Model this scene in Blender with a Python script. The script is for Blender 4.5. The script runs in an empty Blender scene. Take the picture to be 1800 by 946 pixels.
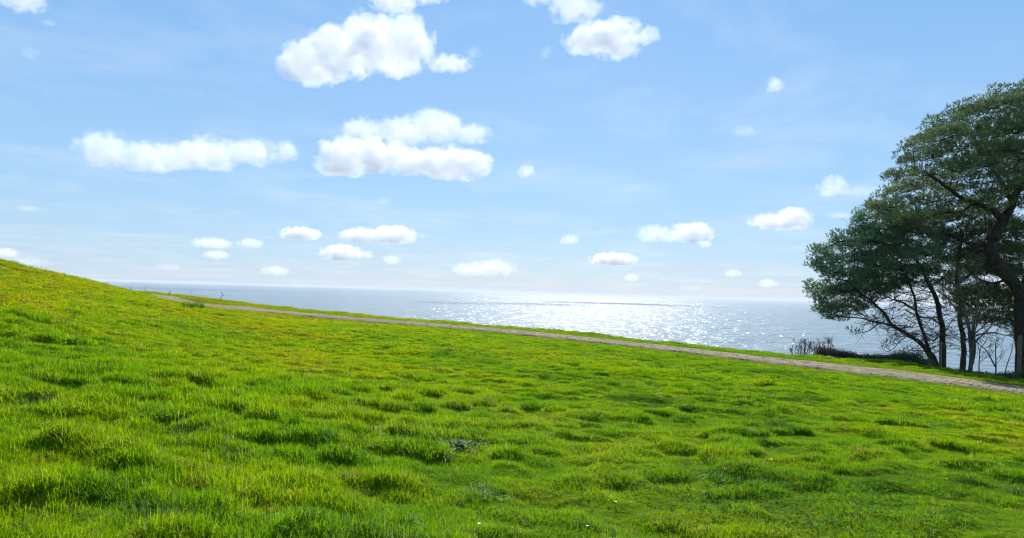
import bpy, bmesh, math, random
import numpy as np
from mathutils import Vector, Matrix, noise as mnoise

R = math.radians
rng = np.random.RandomState(7)
random.seed(7)
sc = bpy.context.scene
col = sc.collection

# ------------------------------------------------------------------ camera
CAM_H = 46.0                      # metres above the sea
F = 1200.0                        # focal length in pixels of the 1800 px wide photograph
PITCH = math.atan(40 / F)
ROLL = math.atan(0.029)
cd = bpy.data.cameras.new("camera")
cam = bpy.data.objects.new("camera", cd)
col.objects.link(cam)
sc.camera = cam
cd.sensor_width = 36.0
cd.lens = 36.0 * F / 1800.0
cd.clip_start = 0.05
cd.clip_end = 300000
fwd = Vector((0, math.cos(PITCH), math.sin(PITCH)))
r0 = Vector((1, 0, 0))
u0 = r0.cross(fwd)
right = (r0 * math.cos(ROLL) + u0 * math.sin(ROLL)).normalized()
up = right.cross(fwd).normalized()
m = Matrix((right, up, -fwd)).transposed().to_4x4()
m.translation = (0, 0, CAM_H)
cam.matrix_world = m

def at(px, py, D):
    """world point seen at photograph pixel (px, py), D metres ahead along +Y"""
    d = fwd * F + right * (px - 900) - up * (py - 473)
    d = d * (D / d.y)
    return Vector((d.x, d.y, d.z + CAM_H))

# ------------------------------------------------------------------ light
SUN_AZ, SUN_EL = R(6.0), R(37)
SKY_GAIN = 0.59
w = bpy.data.worlds.new("World")
sc.world = w
w.use_nodes = True
nt = w.node_tree
bg = nt.nodes["Background"]
sky = nt.nodes.new("ShaderNodeTexSky")
sky.sky_type = 'NISHITA'
sky.sun_disc = False
sky.sun_elevation = SUN_EL
sky.sun_rotation = SUN_AZ
sky.altitude = 50
sky.air_density = 1.0
sky.dust_density = 0.3
sky.ozone_density = 3.0
hs = nt.nodes.new("ShaderNodeHueSaturation")
hs.inputs["Saturation"].default_value = 1.15
hs.inputs["Value"].default_value = 1.0
nt.links.new(sky.outputs[0], hs.inputs["Color"])
tc = nt.nodes.new("ShaderNodeTexCoord")
sx = nt.nodes.new("ShaderNodeSeparateXYZ"); nt.links.new(tc.outputs["Generated"], sx.inputs[0])
rp = nt.nodes.new("ShaderNodeValToRGB"); nt.links.new(sx.outputs[2], rp.inputs[0])
SKY = [(0.0, (0.475, 0.645, 0.87)), (0.05, (0.43, 0.64, 0.89)), (0.15, (0.37, 0.625, 0.915)), (0.27, (0.315, 0.57, 0.92)), (0.40, (0.235, 0.50, 0.90)), (0.60, (0.14, 0.36, 0.78)), (1.0, (0.08, 0.24, 0.62))]
e_ = rp.color_ramp.elements
while len(e_) < len(SKY): e_.new(0.5)
for i_, (p_, c_) in enumerate(SKY):
    e_[i_].position = p_; e_[i_].color = (*[v_ * SKY_GAIN for v_ in c_], 1)
mxs = nt.nodes.new("ShaderNodeMix"); mxs.data_type = 'RGBA'; mxs.inputs[0].default_value = 0.85
nt.links.new(hs.outputs[0], mxs.inputs[6])
# thin high veils: a flat layer of haze streaks seen in perspective, all round the sky
zc = nt.nodes.new("ShaderNodeMath"); zc.operation = 'ADD'; zc.inputs[1].default_value = 0.06; nt.links.new(sx.outputs[2], zc.inputs[0])
pl = nt.nodes.new("ShaderNodeVectorMath"); pl.operation = 'DIVIDE'; nt.links.new(tc.outputs["Generated"], pl.inputs[0])
cz = nt.nodes.new("ShaderNodeCombineXYZ")
for k_ in range(3): nt.links.new(zc.outputs[0], cz.inputs[k_])
nt.links.new(cz.outputs[0], pl.inputs[1])
wn = nt.nodes.new("ShaderNodeTexNoise"); wn.inputs["Scale"].default_value = 1.1; wn.inputs["Detail"].default_value = 7; wn.inputs["Roughness"].default_value = 0.62; wn.inputs["Distortion"].default_value = 0.4
nt.links.new(pl.outputs[0], wn.inputs["Vector"])
wr = nt.nodes.new("ShaderNodeMapRange"); wr.inputs["From Min"].default_value = 0.47; wr.inputs["From Max"].default_value = 0.78; wr.inputs["To Max"].default_value = 0.30
nt.links.new(wn.outputs["Fac"], wr.inputs["Value"])
wm = nt.nodes.new("ShaderNodeMix"); wm.data_type = 'RGBA'; nt.links.new(wr.outputs[0], wm.inputs[0]); nt.links.new(rp.outputs[0], wm.inputs[6]); wm.inputs[7].default_value = (0.60, 0.61, 0.64, 1)
gs = nt.nodes.new("ShaderNodeVectorMath"); gs.operation = 'SCALE'; gs.inputs[3].default_value = 1 / 0.10
nt.links.new(wm.outputs[2], gs.inputs[0]); nt.links.new(gs.outputs[0], mxs.inputs[7])
nt.links.new(mxs.outputs[2], bg.inputs["Color"])
bg.inputs["Strength"].default_value = 0.10

sd = bpy.data.lights.new("sun", 'SUN')
sun = bpy.data.objects.new("sun", sd)
col.objects.link(sun)
sd.energy = 5.0
sd.angle = R(0.5)
sd.color = (1.0, 0.95, 0.87)
sdir = Vector((math.sin(SUN_AZ) * math.cos(SUN_EL), math.cos(SUN_AZ) * math.cos(SUN_EL), math.sin(SUN_EL)))
sun.rotation_euler = sdir.to_track_quat('Z', 'Y').to_euler()
sun.location = (0, 0, 120)

sc.view_settings.view_transform = 'Standard'
sc.view_settings.look = 'None'
sc.view_settings.gamma = 1
sc.view_settings.use_curve_mapping = False
sc.view_settings.exposure = 0.72
sc.cycles.max_bounces = 14
sc.cycles.use_denoising = True
sc.cycles.adaptive_threshold = 0.005
sc.cycles.filter_width = 1.2
sc.cycles.transparent_max_bounces = 16
sc.cycles.volume_bounces = 14
sc.cycles.diffuse_bounces = 4
sc.cycles.transmission_bounces = 6

# ------------------------------------------------------------------ helpers
def tag(o, label=None, cat=None, group=None, kind=None):
    if label: o['label'] = label
    if cat: o['category'] = cat
    if group: o['group'] = group
    if kind: o['kind'] = kind
    return o

def empty(name, loc=(0, 0, 0)):
    o = bpy.data.objects.new(name, None)
    col.objects.link(o)
    o.location = loc
    o.empty_display_size = 0.3
    return o

def mesh_np(name, verts, faces, mat=None, parent=None, smooth=False):
    """faces: (n,3) or (n,4) int array; parts keep world coordinates minus the parent's location"""
    me = bpy.data.meshes.new(name)
    verts = np.asarray(verts, dtype=np.float32)
    if parent is not None:
        verts = verts - np.array(parent.location, dtype=np.float32)
    faces = np.asarray(faces, dtype=np.int32)
    n, k = faces.shape
    me.vertices.add(len(verts)); me.vertices.foreach_set("co", verts.ravel())
    me.loops.add(n * k); me.loops.foreach_set("vertex_index", faces.ravel())
    me.polygons.add(n)
    me.polygons.foreach_set("loop_start", np.arange(0, n * k, k, dtype=np.int32))
    me.polygons.foreach_set("loop_total", np.full(n, k, dtype=np.int32))
    me.polygons.foreach_set("use_smooth", np.full(n, smooth, dtype=bool))
    me.update(calc_edges=True)
    if mat: me.materials.append(mat)
    o = bpy.data.objects.new(name, me)
    col.objects.link(o)
    if parent is not None: o.parent = parent
    return o

def hsh(ix, iy, seed):
    h = (ix.astype(np.int64) * 374761393 + iy.astype(np.int64) * 668265263 + seed * 1442695041) & 0xffffffff
    h = ((h ^ (h >> 13)) * 1274126177) & 0xffffffff
    return ((h ^ (h >> 16)) & 0xffffff) / float(0xffffff)

def vn(x, y, s=0):
    ix = np.floor(x); iy = np.floor(y)
    fx = x - ix; fy = y - iy
    fx = fx * fx * fx * (fx * (fx * 6 - 15) + 10); fy = fy * fy * fy * (fy * (fy * 6 - 15) + 10)
    a = hsh(ix, iy, s); b = hsh(ix + 1, iy, s); c = hsh(ix, iy + 1, s); d = hsh(ix + 1, iy + 1, s)
    return (a * (1 - fx) + b * fx) * (1 - fy) + (c * (1 - fx) + d * fx) * fy

def fbm(x, y, s=0, o=4):
    t = 0; a = 0.5; n = 0
    for i in range(o):
        t = t + a * vn(x * 2 ** i + 13.7 * i, y * 2 ** i - 7.1 * i, s + i); n += a; a *= 0.5
    return t / n

def sstep(a, b, x):
    t = np.clip((x - a) / (b - a), 0, 1)
    return t * t * (3 - 2 * t)

# ------------------------------------------------------------------ materials
def mat(name):
    M = bpy.data.materials.new(name)
    M.use_nodes = True
    t = M.node_tree
    for n in list(t.nodes): t.nodes.remove(n)
    out = t.nodes.new("ShaderNodeOutputMaterial")
    return M, t, out

def N(t, kind, **kw):
    n = t.nodes.new(kind)
    for k, v in kw.items():
        if k in n.inputs: n.inputs[k].default_value = v
        else: setattr(n, k, v)
    return n

def ramp(t, stops, fac):
    r = t.nodes.new("ShaderNodeValToRGB")
    e = r.color_ramp.elements
    while len(e) < len(stops): e.new(0.5)
    for i, (p, c) in enumerate(stops):
        e[i].position = p; e[i].color = (*c, 1) if len(c) == 3 else c
    t.links.new(fac, r.inputs[0])
    return r

def mixc(t, fac, a, b):
    n = t.nodes.new("ShaderNodeMix"); n.data_type = 'RGBA'
    for sock, v in ((n.inputs[0], fac), (n.inputs[6], a), (n.inputs[7], b)):
        if hasattr(v, 'links') or isinstance(v, bpy.types.NodeSocket): t.links.new(v, sock)
        elif isinstance(v, tuple): sock.default_value = (*v, 1)
        else: sock.default_value = v
    return n.outputs[2]

def math_(t, op, a, b=None):
    n = t.nodes.new("ShaderNodeMath"); n.operation = op
    for i, v in enumerate((a, b)):
        if v is None: continue
        if isinstance(v, bpy.types.NodeSocket): t.links.new(v, n.inputs[i])
        else: n.inputs[i].default_value = v
    return n.outputs[0]

def grass_colour(t):
    """meadow colour by place: lush green, yellow green, straw patches, dark rank clumps"""
    geo = t.nodes.new("ShaderNodeNewGeometry")
    pos = geo.outputs["Position"]
    def noise(scale, detail=3, rough=0.6):
        n = N(t, "ShaderNodeTexNoise"); n.inputs["Scale"].default_value = scale
        n.inputs["Detail"].default_value = detail; n.inputs["Roughness"].default_value = rough
        t.links.new(pos, n.inputs["Vector"])
        return n.outputs["Fac"]
    big = noise(0.16, 3); mid = noise(0.9, 4); small = noise(4.0, 3)
    sep = t.nodes.new("ShaderNodeSeparateXYZ"); t.links.new(pos, sep.inputs[0])
    # hillside on the left is drier
    hill = math_(t, 'MULTIPLY', sep.outputs[0], -0.05)
    hill = math_(t, 'ADD', hill, math_(t, 'MULTIPLY', sep.outputs[1], 0.008))
    hillc = N(t, "ShaderNodeClamp"); t.links.new(hill, hillc.inputs[0])
    mixv = math_(t, 'ADD', math_(t, 'MULTIPLY', big, 0.45), math_(t, 'MULTIPLY', mid, 0.45))
    mixv = math_(t, 'ADD', mixv, math_(t, 'MULTIPLY', hillc.outputs[0], 0.14))
    base = ramp(t, [(0.34, (0.075, 0.190, 0.006)), (0.42, (0.165, 0.345, 0.002)), (0.53, (0.27, 0.405, 0.001)),
                    (0.61, (0.36, 0.40, 0.001)), (0.76, (0.40, 0.31, 0.010))], mixv)
    straw = ramp(t, [(0.56, (0, 0, 0)), (0.70, (1, 1, 1))], small)
    straw2 = math_(t, 'MULTIPLY', straw.outputs[0], ramp(t, [(0.46, (0, 0, 0)), (0.62, (1, 1, 1))], mid).outputs[0])
    c = mixc(t, math_(t, 'MULTIPLY', straw2, 0.65), base.outputs[0], (0.26, 0.16, 0.045))
    return c

def grass_material(name, bright=1.0, gloss=0.08, tint=None, trans=0.55):
    M, t, out = mat(name)
    c = grass_colour(t)
    oi = t.nodes.new("ShaderNodeObjectInfo")
    rr = ramp(t, [(0.0, (0.62, 0.72, 0.65)), (0.5, (1.0, 1.0, 1.0)), (0.9, (1.25, 1.12, 1.1)), (1.0, (1.5, 1.05, 1.5))], oi.outputs["Random"])
    mm = t.nodes.new("ShaderNodeMix"); mm.data_type = 'RGBA'; mm.blend_type = 'MULTIPLY'
    mm.inputs[0].default_value = 1
    t.links.new(c, mm.inputs[6]); t.links.new(rr.outputs[0], mm.inputs[7])
    c = mm.outputs[2]
    dead_ = ramp(t, [(0.930, (0, 0, 0)), (0.932, (1, 1, 1))], oi.outputs["Random"])     # a few withered tufts
    c = mixc(t, math_(t, 'MULTIPLY', dead_.outputs[0], 0.38), c, (0.42, 0.33, 0.10))
    if tint: c = mixc(t, tint[0], c, tint[1])
    if bright != 1.0:
        b = t.nodes.new("ShaderNodeMix"); b.data_type = 'RGBA'; b.blend_type = 'MULTIPLY'; b.inputs[0].default_value = 1
        t.links.new(c, b.inputs[6]); b.inputs[7].default_value = (bright, bright, bright, 1); c = b.outputs[2]
    d = N(t, "ShaderNodeBsdfPrincipled", Roughness=0.55)
    d.inputs["Specular IOR Level"].default_value = gloss
    t.links.new(c, d.inputs["Base Color"])
    tr = t.nodes.new("ShaderNodeBsdfTranslucent"); t.links.new(c, tr.inputs[0])
    mx = t.nodes.new("ShaderNodeMixShader"); mx.inputs[0].default_value = trans
    t.links.new(d.outputs[0], mx.inputs[1]); t.links.new(tr.outputs[0], mx.inputs[2])
    t.links.new(mx.outputs[0], out.inputs[0])
    return M

M_grass = grass_material("grass_blades")
M_rank = grass_material("rank_grass", gloss=0.25, tint=(0.7, (0.035, 0.12, 0.008)), trans=0.35)
M_pale = grass_material("pale_grass", gloss=0.35, tint=(0.6, (0.20, 0.24, 0.07)), trans=0.4)

M_ground, t, out = mat("meadow_soil")
c = mixc(t, 0.75, grass_colour(t), (0.035, 0.048, 0.008))
d = N(t, "ShaderNodeBsdfPrincipled", Roughness=0.9)
d.inputs["Specular IOR Level"].default_value = 0.0
t.links.new(c, d.inputs["Base Color"])
bn = N(t, "ShaderNodeTexNoise"); bn.inputs["Scale"].default_value = 9; bn.inputs["Detail"].default_value = 6
g = t.nodes.new("ShaderNodeNewGeometry"); t.links.new(g.outputs["Position"], bn.inputs["Vector"])
b = N(t, "ShaderNodeBump"); b.inputs["Strength"].default_value = 0.8; b.inputs["Distance"].default_value = 0.08
t.links.new(bn.outputs["Fac"], b.inputs["Height"]); t.links.new(b.outputs[0], d.inputs["Normal"])
t.links.new(d.outputs[0], out.inputs[0])

def simple(name, colr, rough=0.7, noise_scale=None, var=0.35, bump=0.0, spec=0.3, trans=0.0):
    M, t, out = mat(name)
    d = N(t, "ShaderNodeBsdfPrincipled", Roughness=rough)
    d.inputs["Specular IOR Level"].default_value = spec
    d.inputs["Base Color"].default_value = (*colr, 1)
    last = d.outputs[0]
    if noise_scale:
        g = t.nodes.new("ShaderNodeNewGeometry")
        n = N(t, "ShaderNodeTexNoise"); n.inputs["Scale"].default_value = noise_scale; n.inputs["Detail"].default_value = 5
        t.links.new(g.outputs["Position"], n.inputs["Vector"])
        lo = tuple(x * (1 - var) for x in colr); hi = tuple(min(1, x * (1 + var)) for x in colr)
        r = ramp(t, [(0.3, lo), (0.7, hi)], n.outputs["Fac"])
        t.links.new(r.outputs[0], d.inputs["Base Color"])
        if bump:
            b = N(t, "ShaderNodeBump"); b.inputs["Strength"].default_value = 0.8; b.inputs["Distance"].default_value = bump
            t.links.new(n.outputs["Fac"], b.inputs["Height"]); t.links.new(b.outputs[0], d.inputs["Normal"])
        if trans:
            tr = t.nodes.new("ShaderNodeBsdfTranslucent"); t.links.new(r.outputs[0], tr.inputs[0])
            mx = t.nodes.new("ShaderNodeMixShader"); mx.inputs[0].default_value = trans
            t.links.new(last, mx.inputs[1]); t.links.new(tr.outputs[0], mx.inputs[2]); last = mx.outputs[0]
    t.links.new(last, out.inputs[0])
    return M

M_bark = simple("pine_bark", (0.048, 0.038, 0.031), 0.95, 6.0, 0.5, 0.05, 0.1)
M_bark_pale = simple("mossy_pale_bark", (0.12, 0.108, 0.065), 0.9, 8.0, 0.4, 0.02, 0.1)
M_needle_blue = simple("blue_green_needles", (0.090, 0.190, 0.090), 0.6, 1.1, 0.45, 0, 0.2, 0.38)
M_needle = simple("green_needles", (0.130, 0.200, 0.080), 0.6, 1.1, 0.5, 0, 0.2, 0.38)
M_needle_dark = simple("olive_needles", (0.075, 0.130, 0.048), 0.6, 1.3, 0.5, 0, 0.15, 0.25)
M_post = simple("weathered_post_wood", (0.15, 0.135, 0.085), 0.9, 12.0, 0.35, 0.01, 0.1)
M_twig = simple("dark_twigs", (0.060, 0.055, 0.050), 0.9, 5.0, 0.4, 0, 0.1)
M_hedge = simple("brown_scrub_leaves", (0.085, 0.075, 0.045), 0.8, 3.0, 0.6, 0, 0.04, 0.2)
M_ivy = simple("dark_green_scrub_leaves", (0.06, 0.105, 0.035), 0.7, 3.0, 0.6, 0, 0.1, 0.2)
M_thistle = simple("grey_green_leaves", (0.12, 0.20, 0.08), 0.7, 20.0, 0.6, 0, 0.12, 0.2)
M_clover = simple("clover_leaves", (0.095, 0.21, 0.035), 0.8, 14.0, 0.5, 0, 0.0, 0.3)
M_stone = simple("pale_stone", (0.60, 0.58, 0.53), 0.8, 9.0, 0.25, 0.01)
M_white = simple("white_petal", (0.8, 0.8, 0.78), 0.7, 30.0, 0.1)
M_gravel = simple("gravel_stones", (0.27, 0.225, 0.145), 0.85, 5.0, 0.4, 0, 0.3)

# ------------------------------------------------------------------ lie of the land
PC = [(-58, 88), (-39.0, 70.0), (-11.6, 46.3), (2.8, 33.8), (11.1, 26.7), (16.5, 22.0), (27, 12.8), (40, 1.5)]  # track centre line in plan
PC = np.array(PC, float)
ctrl = [(1800, 687, 22), (1400, 639, 26.7), (1000, 593.5, 33.8), (600, 558.5, 46.3), (300, 530, 62), (230, 519, 70),
        (1800, 667, 27), (1600, 640, 29), (1500, 631, 31), (1400, 622, 33), (1200, 603, 36), (1000, 582.5, 40), (800, 566, 46), (600, 550, 54),
        (400, 528, 66), (300, 518.5, 73),
        (900, 946, 4.4), (420, 541, 55.4), (420, 529.5, 66), (500, 549.5, 51), (500, 540, 60), (0, 946, 3.4), (0, 650, 7.5), (0, 550, 12.3), (0, 457, 30), (75, 475, 40), (150, 491, 50), (205, 504, 60), (230, 511, 80), (230, 524, 56), (330, 541, 52), (300, 550, 38), (450, 560, 34),
        (400, 600, 19), (1800, 946, 4.6), (1800, 800, 8.4), (900, 700, 10.6), (900, 620, 21), (200, 600, 12.3), (200, 550, 18), (200, 522, 34),
        (1655, 652, 31), (1790, 664, 29)]
P = [tuple(at(*c)) for c in ctrl]
P += [(0, 0, CAM_H - 1.55), (0, -12, CAM_H - 1.5), (-10, -6, CAM_H - 0.7), (10, -6, CAM_H - 1.9), (-40, 10, CAM_H + 2.3), (-48, 32, CAM_H + 0.5),
      (40, 10, CAM_H - 3.4), (36, 26, CAM_H - 3.7), (-75, 70, CAM_H - 2.5), (-60, 100, CAM_H - 3)]
P = np.array(P)
def phi(r): return np.sqrt(r * r + 2.0)
def _solve():
    n = len(P)
    d = np.hypot(P[:, None, 0] - P[None, :, 0], P[:, None, 1] - P[None, :, 1])
    A = np.zeros((n + 3, n + 3)); A[:n, :n] = phi(d)
    A[:n, n] = 1; A[:n, n + 1] = P[:, 0]; A[:n, n + 2] = P[:, 1]; A[n:, :n] = A[:n, n:].T
    return np.linalg.solve(A, np.concatenate([P[:, 2], [0, 0, 0]]))
RW = _solve()
def base_h(x, y):
    z = RW[-3] + RW[-2] * x + RW[-1] * y
    for i in range(len(P)):
        z = z + RW[i] * phi(np.hypot(x - P[i, 0], y - P[i, 1]))
    return z

def track_s(x, y):
    """signed distance from the track's centre line (positive on the sea side) and distance along it"""
    best = np.full(np.shape(x), 1e9); s = np.zeros(np.shape(x)); al = np.zeros(np.shape(x)); L = 0
    for i in range(len(PC) - 1):
        a, b = PC[i], PC[i + 1]; ab = b - a; ln = math.hypot(*ab)
        tt = ((x - a[0]) * ab[0] + (y - a[1]) * ab[1]) / ln ** 2
        lo = -1e3 if i == 0 else 0; hi = 1e3 if i == len(PC) - 2 else 1
        tt = np.clip(tt, lo, hi)
        dx = x - a[0] - tt * ab[0]; dy = y - a[1] - tt * ab[1]
        dd = np.hypot(dx, dy); sg = np.where(dx * (-ab[1]) + dy * ab[0] > 0, 1, -1)
        k = dd < best
        best = np.where(k, dd, best); s = np.where(k, dd * sg, s); al = np.where(k, L + tt * ln, al); L += ln
    return s, al

def clump(x, y):
    """0..1 field of tussocks, about half a metre across, steeper on the downhill side"""
    yy = y + 0.16 * vn(x / 0.4, y / 0.4, 5)
    return sstep(0.46, 0.80, vn(x / 0.36 + 5, yy / 0.24, 11)) * (0.40 + 0.60 * vn(x / 2.0, y / 1.6, 14)) + 0.25 * sstep(0.55, 0.85, vn(x / 1.3, yy / 0.8, 17))

BUMPS = []
HALF = 1.36                                   # half width of the track
def height(x, y, rough=True):
    z = base_h(x, y)
    s, al = track_s(x, y)
    on = 1 - sstep(HALF - 0.2, HALF + 0.5, np.abs(s))
    if rough:
        far = np.hypot(x, y)
        n1 = clump(x, y)
        n2 = vn(x / 0.30, y / 0.24, 12)
        rel = 0.10 * (fbm(x / 3.5, y / 3.0, 3, 3) - 0.5) + (0.068 + 0.03 * sstep(6, 10, far)) * n1 + 0.06 * n2 * n2 - 0.07
        # little terraces trodden across the slope in the near left
        tw = sstep(2.0, -3.0, x) * sstep(13, 5, y)
        ph = (y * 0.9 - x * 0.22) / 0.95 + 1.6 * fbm(x / 1.8, y / 1.8, 21, 3)
        fr = ph - np.floor(ph)
        rel = rel + tw * 0.04 * sstep(0.0, 0.3, fr) * (1 - sstep(0.55, 1.0, fr)) * sstep(0.45, 0.7, vn(x / 0.9, y / 0.8, 31))
        short = sstep(1.5, 3.5, x) * sstep(6.5, 5.0, y)      # trampled flat patch in the near right
        rel = rel * (1 - 0.45 * short)
        rel = rel * (1 - on) * (0.25 + 0.75 * sstep(HALF, HALF + 4.0, np.abs(s)))
        for (tx_, ty_, tr_, th_) in BUMPS:
            dd_ = ((x - tx_) / tr_) ** 2 + (np.where(y < ty_, (y - ty_) / (tr_ * 0.45), (y - ty_) / (tr_ * 1.5))) ** 2
            rel = rel + th_ * np.exp(-dd_) * (0.55 + 0.8 * vn(x / 0.13, y / 0.11, 44))
        # a low lip of turf along both edges of the track
        rel = rel + 0.03 * np.exp(-((np.abs(s) - HALF - 0.5) / 0.35) ** 2) * vn(al / 0.7, s, 9)
        z = z + rel
    z = z - 0.05 * on
    shelf = 3.2 + 1.0 * vn(al / 6.0, al * 0, 41) + sstep(100, 112, al) * 4.0
    over = np.maximum(s - HALF - shelf, 0)
    drop = 0.16 * over ** 1.6
    drop = np.where(over > 6, 0.16 * 6 ** 1.6 + (over - 6) * 1.15, drop)
    return np.maximum(z - drop, -4.0)

def gz(x, y):
    return float(height(np.array([x]), np.array([y]))[0])

def onground(px, py, D0=3.0, D1=90.0):
    """first place along the sight line of a photograph pixel where the land rises to it"""
    Ds = np.geomspace(D0, D1, 900)
    d = fwd * F + right * (px - 900) - up * (py - 473)
    x = Ds * d.x / d.y; z = Ds * d.z / d.y + CAM_H
    h = height(x, Ds)
    k = np.argmax(h > z) if np.any(h > z) else len(Ds) - 1
    return Vector((x[k], Ds[k], h[k]))

# single tussock mounds that stand out, found on the smooth land first
for (px_, py_, r_, h_) in [(335, 765, .20, .17), (372, 770, .17, .16), (415, 795, .13, .09), (270, 895, .2, .09), (335, 903, .14, .07), (1280, 832, .24, .06), (1345, 845, .2, .08),
                           (60, 706, .18, .12), (150, 775, .2, .08), (215, 768, .2, .07), (60, 880, .2, .08), (1425, 826, .25, .05), (560, 850, .16, .07), (700, 880, .2, .07), (240, 830, .25, .07)]:
    q = onground(px_, py_); BUMPS.append((q.x, q.y, r_ * 0.72, h_ * 0.7))
# ground sheet
gx = np.concatenate([-np.geomspace(160, 5.6, 165), np.linspace(-5.5, 5.5, 170), np.geomspace(5.6, 160, 165)])
gy = np.concatenate([np.linspace(-25, 2.0, 24), np.linspace(2.06, 11, 190), np.geomspace(11.1, 90, 220), np.linspace(91, 260, 40)])
X, Y = np.meshgrid(gx, gy)
Z = height(X.ravel(), Y.ravel())
V = np.stack([X.ravel(), Y.ravel(), Z], 1)
nx, ny = len(gx), len(gy)
I = (np.arange(ny - 1)[:, None] * nx + np.arange(nx - 1)[None, :]).ravel()
Fq = np.stack([I, I + 1, I + nx + 1, I + nx], 1)
o = mesh_np("ground", V, Fq, M_ground, smooth=True)
tag(o, "rolling green meadow slope above the sea", kind='structure')

# track sheet
M_track, t, out = mat("gravel_track")
geo = t.nodes.new("ShaderNodeNewGeometry")
n1 = N(t, "ShaderNodeTexNoise"); n1.inputs["Scale"].default_value = 0.5; n1.inputs["Detail"].default_value = 6
n2 = N(t, "ShaderNodeTexVoronoi"); n2.inputs["Scale"].default_value = 24
n3 = N(t, "ShaderNodeTexNoise"); n3.inputs["Scale"].default_value = 2.5; n3.inputs["Detail"].default_value = 6
for n in (n1, n2, n3): t.links.new(geo.outputs["Position"], n.inputs["Vector"])
c1 = ramp(t, [(0.3, (0.160, 0.130, 0.075)), (0.5, (0.255, 0.208, 0.122)), (0.7, (0.335, 0.282, 0.18))], n3.outputs["Fac"])
mm = t.nodes.new("ShaderNodeMix"); mm.data_type = 'RGBA'; mm.blend_type = 'MULTIPLY'; mm.inputs[0].default_value = 0.3
t.links.new(c1.outputs[0], mm.inputs[6])
r2 = ramp(t, [(0.0, (1.2, 1.2, 1.2)), (0.6, (0.6, 0.6, 0.6))], n2.outputs["Distance"]); t.links.new(r2.outputs[0], mm.inputs[7])
gf = ramp(t, [(0.56, (0, 0, 0)), (0.66, (1, 1, 1))], n1.outputs["Fac"])
cc = mixc(t, math_(t, 'MULTIPLY', gf.outputs[0], 0.5), mm.outputs[2], (0.12, 0.15, 0.03))
d = N(t, "ShaderNodeBsdfPrincipled", Roughness=0.95); t.links.new(cc, d.inputs["Base Color"])
d.inputs["Specular IOR Level"].default_value = 0.15
b = N(t, "ShaderNodeBump"); b.inputs["Strength"].default_value = 1; b.inputs["Distance"].default_value = 0.03
t.links.new(n2.outputs["Distance"], b.inputs["Height"]); t.links.new(b.outputs[0], d.inputs["Normal"])
t.links.new(d.outputs[0], out.inputs[0])
seg = np.diff(PC, axis=0); ln = np.hypot(seg[:, 0], seg[:, 1]); cum = np.concatenate([[0], np.cumsum(ln)])
tt = np.linspace(0, cum[-1], 560)
cx = np.interp(tt, cum, PC[:, 0]); cy = np.interp(tt, cum, PC[:, 1])
k = np.ones(15) / 15
cx[7:-7] = np.convolve(cx, k, 'valid'); cy[7:-7] = np.convolve(cy, k, 'valid')
dx = np.gradient(cx); dy = np.gradient(cy); dl = np.hypot(dx, dy)
nxv, nyv = -dy / dl, dx / dl
nc = 25
TX = []; TY = []; TZ = []
for j in range(nc):
    f_ = -1 + 2 * j / (nc - 1)
    wl = HALF + 0.42 * (fbm(tt / 1.3, tt * 0 + (7 if f_ > 0 else 2), 61, 4) - 0.5)
    x_ = cx + nxv * f_ * wl; y_ = cy + nyv * f_ * wl
    z_ = height(x_, y_, False) + 0.05 + 0.028 - 0.035 * (np.exp(-((abs(f_) - 0.5) / 0.16) ** 2)) + 0.02 * fbm(x_ * 1.6, y_ * 1.6, 66, 3)
    if j in (0, nc - 1): z_ = z_ - 0.12
    TX.append(x_); TY.append(y_); TZ.append(z_)
V = np.stack([np.array(TX).T.ravel(), np.array(TY).T.ravel(), np.array(TZ).T.ravel()], 1)
I = (np.arange(len(tt) - 1)[:, None] * nc + np.arange(nc - 1)[None, :]).ravel()
o = mesh_np("track", V, np.stack([I, I + nc, I + nc + 1, I + 1], 1)[:, ::-1], M_track, smooth=True)
tag(o, "rutted stony track crossing the grass above the sea", kind='structure')

# loose stones on the track
def rock_unit(seed):
    bm = bmesh.new(); bmesh.ops.create_icosphere(bm, subdivisions=1, radius=1)
    for v in bm.verts: v.co *= 0.75 + 0.5 * mnoise.random()
    V = np.array([v.co[:] for v in bm.verts]); Fc = np.array([[v.index for v in f.verts] for f in bm.faces]); bm.free()
    return V, Fc
units = [rock_unit(i) for i in range(5)]
VV = []; FF = []; off = 0
for i in range(2200):
    a = rng.uniform(60, cum[-1] - 12); s_ = np.clip(rng.normal(0, 0.7) * HALF, -HALF + 0.05, HALF - 0.05)
    i0 = int(a / cum[-1] * 559); x_ = cx[i0] + nxv[i0] * s_; y_ = cy[i0] + nyv[i0] * s_
    u, f = units[i % 5]; r_ = rng.uniform(0.010, 0.026) * (1.6 if rng.rand() < 0.08 else 1)
    an = rng.uniform(0, 6.28); ca, sa = math.cos(an), math.sin(an)
    q = u * r_ * np.array([1, 1.3, 0.6]); q = np.stack([q[:, 0] * ca - q[:, 1] * sa, q[:, 0] * sa + q[:, 1] * ca, q[:, 2]], 1)
    VV.append(q + np.array([x_, y_, 0])); FF.append(f + off); off += len(u)
VV = np.concatenate(VV); FF = np.concatenate(FF)
VV[:, 2] += height(VV[:, 0], VV[:, 1], False) + 0.05 + 0.045
o = mesh_np("gravel", VV, FF, M_gravel)
tag(o, "loose grey brown stones scattered along the track", "gravel", kind='stuff')

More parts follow.
